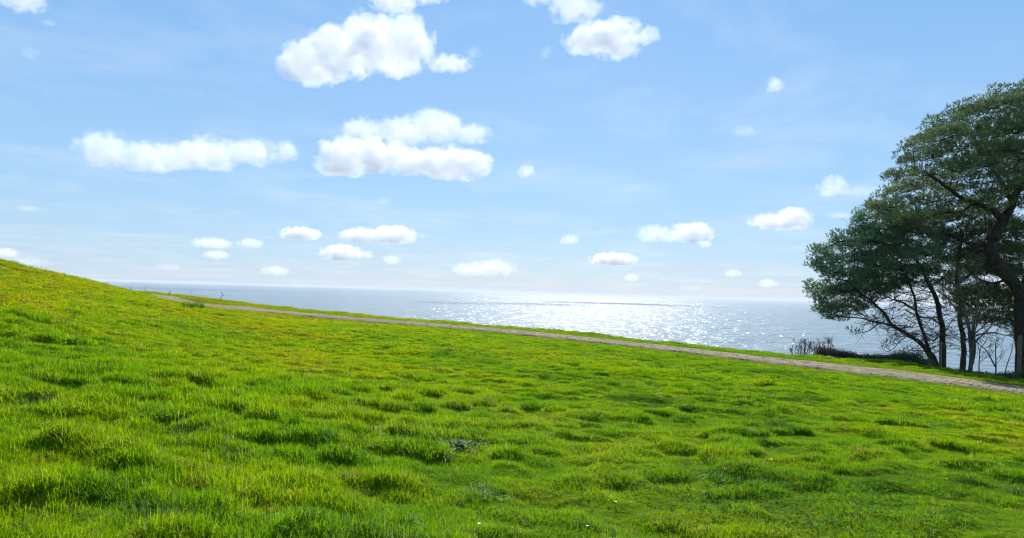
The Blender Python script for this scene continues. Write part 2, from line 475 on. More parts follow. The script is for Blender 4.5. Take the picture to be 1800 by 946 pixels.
# ------------------------------------------------------------------ sea
M_sea, t, out = mat("sea_water")
d = N(t, "ShaderNodeBsdfPrincipled", Roughness=0.205)
d.inputs["Base Color"].default_value = (0.09, 0.13, 0.14, 1)
d.inputs["IOR"].default_value = 1.33
geo = t.nodes.new("ShaderNodeNewGeometry")
h = None
for (sx_, sy_), amp, det in (((0.16, 0.12), 1.3, 1), ((0.05, 0.05), 3.4, 1), ((0.015, 0.018), 6.0, 1)):
    mp = N(t, "ShaderNodeMapping"); mp.inputs["Rotation"].default_value = (0, 0, R(6)); mp.inputs["Scale"].default_value = (sx_, sy_, 1)
    t.links.new(geo.outputs["Position"], mp.inputs[0])
    n = N(t, "ShaderNodeTexNoise"); n.inputs["Scale"].default_value = 1.0; n.inputs["Detail"].default_value = det
    n.inputs["Roughness"].default_value = 0.6
    t.links.new(mp.outputs[0], n.inputs["Vector"])
    v = math_(t, 'MULTIPLY', n.outputs["Fac"], amp)
    h = v if h is None else math_(t, 'ADD', h, v)
b = N(t, "ShaderNodeBump"); b.inputs["Strength"].default_value = 1; b.inputs["Distance"].default_value = 1.3
t.links.new(h, b.inputs["Height"]); t.links.new(b.outputs[0], d.inputs["Normal"])
t.links.new(d.outputs[0], out.inputs[0])
g = np.concatenate([-np.geomspace(90000, 300, 24), [0], np.geomspace(300, 90000, 24)])
X, Y = np.meshgrid(g, g); n_ = len(g)
I = (np.arange(n_ - 1)[:, None] * n_ + np.arange(n_ - 1)[None, :]).ravel()
o = mesh_np("sea", np.stack([X.ravel(), Y.ravel(), X.ravel() * 0], 1), np.stack([I, I + 1, I + n_ + 1, I + n_], 1), M_sea)
tag(o, "calm blue grey sea glittering under the sun", kind='structure')

# ------------------------------------------------------------------ sea air
M_haze, t, out = mat("sea_haze")
v = N(t, "ShaderNodeVolumePrincipled"); v.inputs["Density"].default_value = 6e-5; v.inputs["Color"].default_value = (0.90, 0.94, 1.0, 1); v.inputs["Anisotropy"].default_value = 0.0
t.links.new(v.outputs[0], out.inputs["Volume"])
hx, hz0, hz1 = 92000.0, -6.0, CAM_H + 22.0
V = [(x_, y_, z_) for z_ in (hz0, hz1) for (x_, y_) in ((-hx, -hx), (hx, -hx), (hx, hx), (-hx, hx))]
o = mesh_np("haze", V, [(3, 2, 1, 0), (4, 5, 6, 7), (0, 1, 5, 4), (1, 2, 6, 5), (2, 3, 7, 6), (3, 0, 4, 7)], M_haze)
tag(o, "thin pale sea haze softening the horizon", "haze", kind='stuff')

# ------------------------------------------------------------------ clouds
def cloud_mat(name, dens, hgt, seed, blobs_, base_z, soft, aniso=0.15):
    """vapour thins out towards the rim of each heap; blobs_: (centre, radii) in the cloud's own space"""
    M, t, out = mat(name)
    v = N(t, "ShaderNodeVolumePrincipled")
    v.inputs["Color"].default_value = (0.972, 0.975, 0.985, 1)
    v.inputs["Anisotropy"].default_value = aniso
    tco = t.nodes.new("ShaderNodeTexCoord"); P_ = tco.outputs["Object"]
    f = None
    for (c_, r_) in blobs_:
        mp_ = N(t, "ShaderNodeMapping"); mp_.inputs["Scale"].default_value = (1 / r_[0], 1 / r_[1], 1 / r_[2])
        mp_.inputs["Location"].default_value = (-c_[0] / r_[0], -c_[1] / r_[1], -c_[2] / r_[2])
        t.links.new(P_, mp_.inputs[0])
        ln_ = t.nodes.new("ShaderNodeVectorMath"); ln_.operation = 'LENGTH'; t.links.new(mp_.outputs[0], ln_.inputs[0])
        g_ = math_(t, 'SUBTRACT', 1.0, ln_.outputs["Value"])
        if f is None: f = g_
        else:
            sm = t.nodes.new("ShaderNodeMath"); sm.operation = 'SMOOTH_MAX'; sm.inputs[2].default_value = 0.15
            t.links.new(f, sm.inputs[0]); t.links.new(g_, sm.inputs[1]); f = sm.outputs[0]
    mp_ = N(t, "ShaderNodeMapping"); mp_.inputs["Scale"].default_value = (1 / hgt,) * 3; mp_.inputs["Location"].default_value = (seed, 0, 0)
    t.links.new(P_, mp_.inputs[0])
    n = N(t, "ShaderNodeTexNoise"); n.inputs["Scale"].default_value = 1.3; n.inputs["Detail"].default_value = 5; n.inputs["Roughness"].default_value = 0.6
    t.links.new(mp_.outputs[0], n.inputs["Vector"])
    f = math_(t, 'ADD', f, math_(t, 'MULTIPLY', math_(t, 'SUBTRACT', n.outputs["Fac"], 0.5), 2.7))
    sz = t.nodes.new("ShaderNodeSeparateXYZ"); t.links.new(P_, sz.inputs[0])
    bz = math_(t, 'MULTIPLY', math_(t, 'SUBTRACT', base_z, sz.outputs[2]), 3.5 / hgt)
    f = math_(t, 'SUBTRACT', f, math_(t, 'MAXIMUM', bz, 0.0))
    r = N(t, "ShaderNodeMapRange"); r.interpolation_type = 'SMOOTHSTEP'
    r.inputs["From Min"].default_value = 0.02; r.inputs["From Max"].default_value = soft
    t.links.new(f, r.inputs["Value"])
    t.links.new(math_(t, 'MULTIPLY', r.outputs[0], dens), v.inputs["Density"])
    t.links.new(v.outputs[0], out.inputs["Volume"])
    return M
TAU = {'a': (2.9, 0.42), 'b': (1.25, 0.6), 'c': (0.28, 0.9)}
tex1 = bpy.data.textures.new("billow", 'CLOUDS'); tex1.noise_scale = 1.0; tex1.noise_depth = 4

def cloud(blobs, mt, label, base=None, vox=70):
    """blobs: (px, py, rx, ry) in photograph pixels; the cloud hangs at about 1000 m"""
    xs = [b[0] for b in blobs]; ys = [b[1] + b[3] for b in blobs]
    bx0 = min(b[0] - b[2] for b in blobs); bx1 = max(b[0] + b[2] for b in blobs)
    basey = base if base is not None else max(ys)
    cxp = (bx0 + bx1) / 2
    hor = 513 + 0.029 * (cxp - 900)
    el = max((hor - basey) / F, 0.004)
    D = min(2600 / (el + 0.012), 60000)
    pxm = D / F
    bm = bmesh.new(); field = []
    c0 = at(cxp, basey, D)
    for (x, y, rx, ry) in blobs:
        p = at(x, y, D) + Vector((0, random.uniform(-0.5, 0.5) * rx * pxm, 0)) - c0
        field.append((tuple(p), (rx * pxm * 1.12, (rx * 0.6 + ry * 0.5) * pxm * 1.12, ry * pxm * 1.12)))
        mm_ = Matrix.Translation(p) @ Matrix.Diagonal((rx * pxm * 1.14, (rx * 0.6 + ry * 0.5) * pxm * 1.14, ry * pxm * 1.14, 1))
        bmesh.ops.create_icosphere(bm, subdivisions=3, radius=1, matrix=mm_)
        for k in range(9):
            a = random.uniform(0, 6.283); e = random.uniform(-0.1, 1.2); rr = random.uniform(0.28, 0.5)
            q = p + Vector((math.cos(a) * math.cos(e) * rx * 0.75, math.sin(a) * math.cos(e) * rx * 0.5, math.sin(e) * ry * 0.8)) * pxm
            s_ = min(rx, ry * 1.6) * rr * pxm
            bmesh.ops.create_icosphere(bm, subdivisions=2, radius=1, matrix=Matrix.Translation(q) @ Matrix.Diagonal((s_ * 1.2, s_ * 1.2, s_ * 0.9, 1)))
    me = bpy.data.meshes.new("cloud"); bm.to_mesh(me); bm.free()
    o = bpy.data.objects.new("cloud", me); col.objects.link(o)
    size = (bx1 - bx0) * pxm
    r = o.modifiers.new("r", 'REMESH'); r.mode = 'VOXEL'; r.voxel_size = size / vox
    hgt = max(b[3] for b in blobs) * pxm
    dg = bpy.context.evaluated_depsgraph_get()
    ev = o.evaluated_get(dg); m2 = bpy.data.meshes.new_from_object(ev)
    o.modifiers.clear(); o.data = m2; bpy.data.meshes.remove(me)
    n = len(m2.vertices); co = np.empty(n * 3); m2.vertices.foreach_get("co", co); co = co.reshape(-1, 3)
    no = np.empty(n * 3); m2.vertices.foreach_get("normal", no); no = no.reshape(-1, 3)
    sv = random.uniform(0, 50)
    out_ = np.empty(n)
    for i in range(n):
        v = Vector(co[i] / hgt)
        out_[i] = (mnoise.fractal(v * 1.8 + Vector((sv, 0, 0)), 0.6, 2.1, 6)) * 0.30
    co = co + no * (out_ * hgt * 0.5 + 0.06 * hgt)[:, None]
    # flatten the underside
    lowm = co[:, 2] < 0.12 * hgt
    co[lowm, 2] = 0.12 * hgt + (co[lowm, 2] - 0.12 * hgt) * 0.45
    m2.vertices.foreach_set("co", co.ravel()); m2.update()
    for p in m2.polygons: p.use_smooth = True
    m2.materials.clear(); m2.materials.append(cloud_mat('cloud_vapour', TAU[mt][0] * (0.72 if bx1 - bx0 < 150 else 1.0) / (2 * hgt), hgt, sv, field, 0.25 * hgt, TAU[mt][1]))
    o.location = c0
    tag(o, label, "cloud", "fair weather clouds over the sea")
    return o

CL = [
 ([(545, 118, 50, 40), (600, 98, 55, 42), (655, 85, 55, 45), (715, 82, 48, 40), (690, 112, 50, 22)], 'a', "large bright heaped cloud left of top centre, its left end drooping"),
 ([(790, 118, 42, 14)], 'b', "small flat cloud touching the right end of the large heaped cloud"),
 ([(832, 92, 16, 14)], 'c', "faint wisp just right of the large heaped cloud"),
 ([(690, 0, 42, 18), (750, -6, 48, 18)], 'b', "pale cloud cut by the top edge above the large heaped cloud"),
 ([(950, -8, 48, 22), (1010, 5, 50, 30)], 'b', "grey pale cloud at the top edge right of centre"),
 ([(1040, 72, 48, 28), (1085, 62, 50, 34)], 'a', "bright round cloud below the grey one at the top edge"),
 ([(1138, 62, 24, 18)], 'b', "thin ragged shred on the right end of the bright round cloud"),
 ([(958, 95, 14, 12)], 'c', "tiny wisp left of the bright round cloud"),
 ([(195, 268, 48, 30), (255, 278, 50, 28), (320, 280, 50, 24)], 'b', "long cloud at mid height on the left, hill end of the pair"),
 ([(375, 277, 55, 30), (440, 268, 50, 22), (500, 268, 22, 20)], 'b', "long cloud at mid height on the left, seaward end of the pair"),
 ([(640, 228, 40, 20), (700, 226, 50, 24), (765, 222, 55, 27), (825, 232, 38, 18)], 'b', "greyish cloud just above the brightest cloud in the middle"),
 ([(610, 282, 48, 36), (670, 280, 50, 34), (735, 290, 48, 26), (800, 290, 50, 30), (835, 286, 30, 24)], 'a', "brightest long flat based cloud in the middle of the sky"),
 ([(30, -6, 50, 24), (80, -8, 30, 14)], 'b', "cloud cut off by the top left corner"),
 ([(55, 96, 16, 12)], 'c', "faint puff high at the far left"),
 ([(88, 41, 14, 6)], 'c', "faintest small streak under the corner cloud"),
 ([(1362, 150, 15, 14)], 'b', "small lone puff high in the right half of the sky"),
 ([(926, 302, 16, 12)], 'b', "small puff right of the brightest middle cloud"),
 ([(1462, 330, 26, 20)], 'b', "upright puff left of the big pine crown"),
 ([(1512, 336, 34, 12)], 'c', "thin veil between the upright puff and the pine"),
 ([(1350, 392, 36, 14), (1395, 386, 32, 22)], 'a', "bright wedge shaped cloud left of the pine, high end on its right"),
 ([(1478, 378, 28, 7)], 'c', "thin streak just right of the bright wedge shaped cloud"),
 ([(1152, 411, 32, 17), (1180, 416, 26, 11)], 'b', "soft left half of the double cloud above the glitter"),
 ([(1220, 409, 34, 20)], 'a', "bright domed right half of the double cloud above the glitter"),
 ([(1239, 430, 12, 8)], 'b', "tiny scrap under the bright domed cloud"),
 ([(1078, 457, 40, 12)], 'a', "flat white cloud low over the glitter"),
 ([(1111, 489, 14, 8)], 'b', "small puff below the flat white cloud over the glitter"),
 ([(1001, 422, 17, 9)], 'b', "small puff low right of centre, left of the flat cloud"),
 ([(1289, 481, 14, 8)], 'b', "small low puff between the glitter and the pine, upper one"),
 ([(1349, 499, 16, 8)], 'b', "small low puff nearest the left edge of the pine"),
 ([(1212, 507, 22, 7)], 'c', "faint low cloud right above the horizon glitter"),
 ([(532, 413, 34, 12)], 'a', "small flat bright cloud left of the long low one"),
 ([(640, 417, 38, 14), (692, 414, 38, 17)], 'a', "long low cloud under the brightest middle cloud"),
 ([(742, 414, 14, 7)], 'c', "faint scrap at the right end of the long low cloud"),
 ([(598, 445, 36, 15)], 'a', "bright oval cloud just under the long low cloud"),
 ([(647, 449, 11, 8)], 'b', "tiny puff right beside the bright oval cloud"),
 ([(689, 458, 16, 9)], 'b', "small puff second right of the bright oval cloud"),
 ([(825, 474, 34, 14), (868, 472, 38, 16)], 'b', "broad pale cloud low near the middle of the horizon"),
 ([(481, 477, 23, 9)], 'b', "small slanting cloud low left of centre"),
 ([(375, 429, 34, 10)], 'b', "upper cloud of the low stack on the left"),
 ([(382, 449, 22, 9)], 'b', "lower cloud of the low stack on the left"),
 ([(444, 429, 22, 9)], 'b', "small cloud just right of the low stack"),
 ([(300, 469, 27, 8)], 'c', "faint low cloud above the far left horizon"),
 ([(12, 445, 26, 9)], 'b', "low cloud at the left edge above the hill"),
 ([(60, 462, 40, 9)], 'c', "veil of cloud resting on the hill's skyline"),
 ([(675, 355, 16, 8)], 'c', "faint puff under the brightest middle cloud"),
 ([(1310, 231, 26, 10)], 'c', "faint patch alone in the clear right half of the sky"),
 ([(56, 368, 20, 6)], 'c', "faint streak at the left above the hill"),
]
for blobs, mt, lab in CL:
    wpx = max(b[0] + b[2] for b in blobs) - min(b[0] - b[2] for b in blobs)
    cloud(blobs, mt, lab, vox=int(min(80, max(24, wpx * 0.4))))

# ------------------------------------------------------------------ grass
lib = bpy.data.collections.new("tuft_library")        # sources for the instancer, not linked to the scene

def blade_mesh(name, nb, rad, h0, h1, wd, mat_, seg=3, lean=0.5, seed=0, droop=0.3):
    r_ = np.random.RandomState(seed)
    V = []; Fq = []; T = []
    for i in range(nb):
        a = r_.uniform(0, 6.283); rr = rad * math.sqrt(r_.rand())
        bx, by = rr * math.cos(a), rr * math.sin(a)
        la = r_.uniform(0, 6.283); l = abs(r_.normal(0, lean)); hh = r_.uniform(h0, h1); ww = wd * r_.uniform(0.7, 1.3)
        dx, dy = math.cos(la), math.sin(la)
        fa = r_.uniform(0, 6.283); px_, py_ = math.cos(fa), math.sin(fa)
        n0 = len(V)
        for s_ in range(seg + 1):
            t_ = s_ / seg
            off = l * hh * (0.25 * t_ + 0.75 * t_ ** 2)
            z = hh * (t_ - droop * l * t_ ** 2.2)
            wv = ww * (1 - t_ ** 1.5) * 0.5
            c_ = (bx + dx * off, by + dy * off, z)
            if s_ < seg:
                V.append((c_[0] - px_ * wv, c_[1] - py_ * wv, c_[2])); V.append((c_[0] + px_ * wv, c_[1] + py_ * wv, c_[2]))
            else: V.append(c_)
        for s_ in range(seg - 1):
            q = n0 + 2 * s_; T.append((q, q + 1, q + 3)); T.append((q, q + 3, q + 2))
        q = n0 + 2 * (seg - 1); T.append((q, q + 1, q + 2))
    me = bpy.data.meshes.new(name)
    me.from_pydata(V, [], T); me.materials.append(mat_)
    return me

def lib_obj(name, me):
    o = bpy.data.objects.new(name, me); lib.objects.link(o); return o

# names sort in index order: near tufts 0-3, middle 4-5, far 6-7
for i in range(4): lib_obj("a%d_tuft" % i, blade_mesh("tuft", 17, 0.8, 0.5, 1.2, 0.082, M_grass, 3, 0.8, 100 + i, 0.45))
for i in range(2): lib_obj("b%d_tuft" % i, blade_mesh("tuft", 26, 1.8, 0.5, 1.1, 0.15, M_grass, 2, 0.75, 200 + i))
for i in range(2): lib_obj("c%d_tuft" % i, blade_mesh("tuft", 34, 3.6, 0.4, 1.1, 0.34, M_grass, 2, 0.7, 300 + i))
lib_obj("d0_tuft", blade_mesh("tuft", 20, 0.7, 0.6, 1.2, 0.07, M_rank, 3, 0.9, 400, 0.5))
lib_obj("d1_tuft", blade_mesh("tuft", 12, 0.9, 0.6, 1.2, 0.05, M_pale, 3, 1.1, 401, 0.5))
lib.objects[0]  # keep

def points_in(r0_, r1_, dens, kinds, a0=-0.95, a1=0.95, extra=0):
    A = (a1 - a0) / 2 * (r1_ ** 2 - r0_ ** 2); n = int(A * dens)
    r_ = np.sqrt(rng.uniform(r0_ ** 2, r1_ ** 2, n)); a = rng.uniform(a0, a1, n)
    x = r_ * np.sin(a); y = r_ * np.cos(a)
    s, al = track_s(x, y)
    edge = HALF + 0.12 * (vn(al / 0.5, s * 0, 77) - 0.4)
    keep = (np.abs(s) > edge) & (s < HALF + 9.5)
    x, y = x[keep], y[keep]
    kd = rng.choice(kinds, len(x))
    return x, y, kd
def g_height(x, y):
    """blade length by place"""
    s, al = track_s(x, y)
    left = sstep(1.5, -2.5, x) * sstep(16, 5, y)
    h = 0.040 + 0.032 * left
    n1 = clump(x, y)
    h = h * (0.80 + 0.60 * n1) * (0.7 + 0.6 * vn(x / 0.3, y / 0.3, 91))
    short = sstep(1.5, 3.5, x) * sstep(6.5, 5.0, y)
    h = h * (1 - 0.3 * short)
    h = h * (0.5 + 0.5 * sstep(HALF, HALF + 3.0, np.abs(s)))
    return h
bands = [(2.2, 6.5, 1150, [0, 1, 2, 3], 1.0), (6.5, 11, 700, [0, 1, 2, 3], 1.15), (9.5, 19, 270, [4, 5], 1.0), (17, 36, 100, [4, 5, 6, 7], 1.1), (34, 100, 34, [6, 7], 1.2)]
PX = []; PY = []; PK = []; PS = []
for (r0_, r1_, dn, kd, mul) in bands:
    x, y, k_ = points_in(r0_, r1_, dn, kd)
    PX.append(x); PY.append(y); PK.append(k_); PS.append(g_height(x, y) * mul)
x, y, k_ = points_in(2.2, 16, 60, [8, 9, 8])
nn = vn(x / 0.8, y / 0.7, 55); keep = nn > 0.60
PX.append(x[keep]); PY.append(y[keep]); PK.append(k_[keep]); PS.append(g_height(x, y)[keep] * 1.35)
x, y, k_ = points_in(14, 42, 9, [8, 8, 9])
nn = vn(x / 1.1, y / 1.0, 56); keep = nn > 0.64
PX.append(x[keep]); PY.append(y[keep]); PK.append(k_[keep]); PS.append(g_height(x, y)[keep] * 2.0)
x = np.concatenate(PX); y = np.concatenate(PY); kd = np.concatenate(PK); scl = np.concatenate(PS) * rng.uniform(0.75, 1.25, len(x))
z = height(x, y) - 0.012
n = len(x)
print("tufts", n)
me = bpy.data.meshes.new("grass"); me.vertices.add(n)
me.vertices.foreach_set("co", np.stack([x, y, z], 1).astype(np.float32).ravel())
a = me.attributes.new("kind_index", 'INT', 'POINT'); a.data.foreach_set("value", kd.astype(np.int32))
# blades are one unit tall in the library; the spread is kept, the height scaled
a = me.attributes.new("scl", 'FLOAT_VECTOR', 'POINT')
sv = np.stack([scl, scl, scl], 1).astype(np.float32)
a.data.foreach_set("vector", sv.ravel())
a = me.attributes.new("rot", 'FLOAT_VECTOR', 'POINT')
a.data.foreach_set("vector", np.stack([rng.normal(0, 0.12, n), rng.normal(0, 0.12, n), rng.uniform(0, 6.283, n)], 1).astype(np.float32).ravel())
go = bpy.data.objects.new("grass", me); col.objects.link(go)
tag(go, "short bright green meadow grass covering the whole slope", "grass", kind='stuff')
ng = bpy.data.node_groups.new("grass_instances", 'GeometryNodeTree')
ng.interface.new_socket("Geometry", in_out='INPUT', socket_type='NodeSocketGeometry')
ng.interface.new_socket("Geometry", in_out='OUTPUT', socket_type='NodeSocketGeometry')
gi = ng.nodes.new("NodeGroupInput"); gout = ng.nodes.new("NodeGroupOutput")
ci = ng.nodes.new("GeometryNodeCollectionInfo"); ci.inputs["Collection"].default_value = lib
ci.inputs["Separate Children"].default_value = True; ci.inputs["Reset Children"].default_value = True
ip = ng.nodes.new("GeometryNodeInstanceOnPoints"); ip.inputs["Pick Instance"].default_value = True
def named(nm, ty):
    q = ng.nodes.new("GeometryNodeInputNamedAttribute"); q.data_type = ty; q.inputs["Name"].default_value = nm
    return [o_ for o_ in q.outputs if o_.enabled][0]
m2p = ng.nodes.new("GeometryNodeMeshToPoints")
ng.links.new(gi.outputs[0], m2p.inputs["Mesh"])
ng.links.new(m2p.outputs[0], ip.inputs["Points"])
ng.links.new(ci.outputs[0], ip.inputs["Instance"])
ng.links.new(named("kind_index", 'INT'), ip.inputs["Instance Index"])
ng.links.new(named("rot", 'FLOAT_VECTOR'), ip.inputs["Rotation"])
ng.links.new(named("scl", 'FLOAT_VECTOR'), ip.inputs["Scale"])
ng.links.new(ip.outputs[0], gout.inputs[0])
gm = go.modifiers.new("grass", 'NODES'); gm.node_group = ng

# ------------------------------------------------------------------ tubes
def tube(pts, rads, sides=6):
    """returns V, F for a tapered tube along pts"""
    pts = [Vector(p) for p in pts]
    V = []; Fc = []
    n = len(pts)
    ref = Vector((0.3, 0.2, 1)).normalized()
    for i, p in enumerate(pts):
        d = (pts[min(i + 1, n - 1)] - pts[max(i - 1, 0)])
        d = d.normalized() if d.length > 1e-9 else Vector((0, 0, 1))
        a = d.cross(ref)
        if a.length < 0.1: a = d.cross(Vector((1, 0, 0)))
        a.normalize(); b = d.cross(a)
        for j in range(sides):
            an = 6.28318 * j / sides
            V.append(tuple(p + (a * math.cos(an) + b * math.sin(an)) * rads[i]))
    for i in range(n - 1):
        for j in range(sides):
            k = (j + 1) % sides
            Fc.append((i * sides + j, i * sides + k, (i + 1) * sides + k, (i + 1) * sides + j))
    c0 = len(V); V.append(tuple(pts[0])); V.append(tuple(pts[-1]))
    for j in range(sides):
        k = (j + 1) % sides
        Fc.append((c0, k, j, j)); Fc.append((c0 + 1, (n - 1) * sides + j, (n - 1) * sides + k, (n - 1) * sides + k))
    return V, Fc

class Geo:
    def __init__(s): s.V = []; s.F = []; s.n = 0
    def add(s, V, Fc):
        s.V.append(np.array(V, float).reshape(-1, 3)); s.F.append(np.array(Fc, int) + s.n); s.n += len(V)
    def build(s, name, m_, parent=None, smooth=True):
        V = np.concatenate(s.V); Fc = np.concatenate(s.F)
        if Fc.shape[1] == 4:
            T = np.concatenate([Fc[:, [0, 1, 2]], Fc[:, [0, 2, 3]]]); T = T[(T[:, 0] != T[:, 1]) & (T[:, 1] != T[:, 2]) & (T[:, 0] != T[:, 2])]
            Fc = T
        return mesh_np(name, V, Fc, m_, parent, smooth)

def smooth_path(pts, n=5):
    """Catmull-Rom through the points with a little wander"""
    pts = [Vector(p) for p in pts]; out = []
    q = [pts[0]] + pts + [pts[-1]]
    for i in range(1, len(q) - 2):
        for k in range(n):
            t_ = k / n
            a, b, c, d = q[i - 1], q[i], q[i + 1], q[i + 2]
            out.append(0.5 * ((2 * b) + (c - a) * t_ + (2 * a - 5 * b + 4 * c - d) * t_ ** 2 + (3 * b - a - 3 * c + d) * t_ ** 3))
    out.append(pts[-1])
    L = (pts[-1] - pts[0]).length
    for i in range(1, len(out) - 1):
        out[i] = out[i] + mnoise.noise_vector(out[i] * 1.3) * 0.018 * min(L, 5)
    return out

# needle shoot: brush of needles around a short twig, single triangles
def shoot_unit(seed, nn=14):
    r_ = np.random.RandomState(seed); V = []
    for i in range(nn):
        t_ = r_.uniform(0.15, 1.0); base = np.array([0, 0, 0.75 * t_])
        a = r_.uniform(0, 6.283); tilt = r_.uniform(0.35, 1.05) * (1.1 - 0.5 * t_)
        d = np.array([math.sin(tilt) * math.cos(a), math.sin(tilt) * math.sin(a), math.cos(tilt)])
        s_ = np.cross(d, r_.normal(0, 1, 3)); s_ /= np.linalg.norm(s_)
        l = r_.uniform(0.45, 0.75); w_ = 0.052
        V += [base - s_ * w_, base + s_ * w_, base + d * l]
    V = np.array(V); return V
SHOOTS = [shoot_unit(500 + i) for i in range(8)]

def rot_to(d, spin):
    q = Vector(d).to_track_quat('Z', 'Y').to_matrix()
    return np.array(q @ Matrix.Rotation(spin, 3, 'Z'))

def needles(name, puffs, m_, parent, per=15, size=0.24, seed=1):
    """puffs: (centre, rx, rz, outward direction)"""
    r_ = np.random.RandomState(seed); VV = []
    for (c_, rx, rz, outd) in puffs:
        out_of_view = c_[0] / c_[1] > 0.80     # farther right than the picture shows: fewer, larger shoots
        k_ = max(6, int(per * (rx / 0.30) ** 2 * (0.22 if out_of_view else 1)))
        for i in range(k_):
            v = r_.normal(0, 1, 3); v /= np.linalg.norm(v)
            v = v + np.array(outd) * 0.45; v[2] = abs(v[2]) * 1.0 - 0.25 if r_.rand() < 0.85 else v[2]
            v /= np.linalg.norm(v)
            rr = r_.uniform(0.55, 1.0)
            p = np.array(c_) + v * np.array([rx, rx, rz]) * rr
            d = v * 0.8 + np.array([0, 0, 0.55]) + r_.normal(0, 0.25, 3)
            Mx = rot_to(d, r_.uniform(0, 6.28)) * (size * (1.6 if out_of_view else 1) * r_.uniform(0.75, 1.25))
            VV.append(SHOOTS[r_.randint(8)] @ Mx.T + p)
    V = np.concatenate(VV); Fc = np.arange(len(V)).reshape(-1, 3)
    return mesh_np(name, V, Fc, m_, parent)

def poly_in(poly, x, y):
    c_ = False; n = len(poly); j = n - 1
    for i in range(n):
        if ((poly[i][1] > y) != (poly[j][1] > y)) and (x < (poly[j][0] - poly[i][0]) * (y - poly[i][1]) / (poly[j][1] - poly[i][1]) + poly[i][0]): c_ = not c_
        j = i
    return c_
def poly_dist(poly, x, y):
    b_ = 1e9; n = len(poly)
    for i in range(n):
        ax, ay = poly[i]; bx, by = poly[(i + 1) % n]; l2 = (bx - ax) ** 2 + (by - ay) ** 2
        t_ = max(0, min(1, ((x - ax) * (bx - ax) + (y - ay) * (by - ay)) / l2))
        b_ = min(b_, math.hypot(x - ax - t_ * (bx - ax), y - ay - t_ * (by - ay)))
    return b_

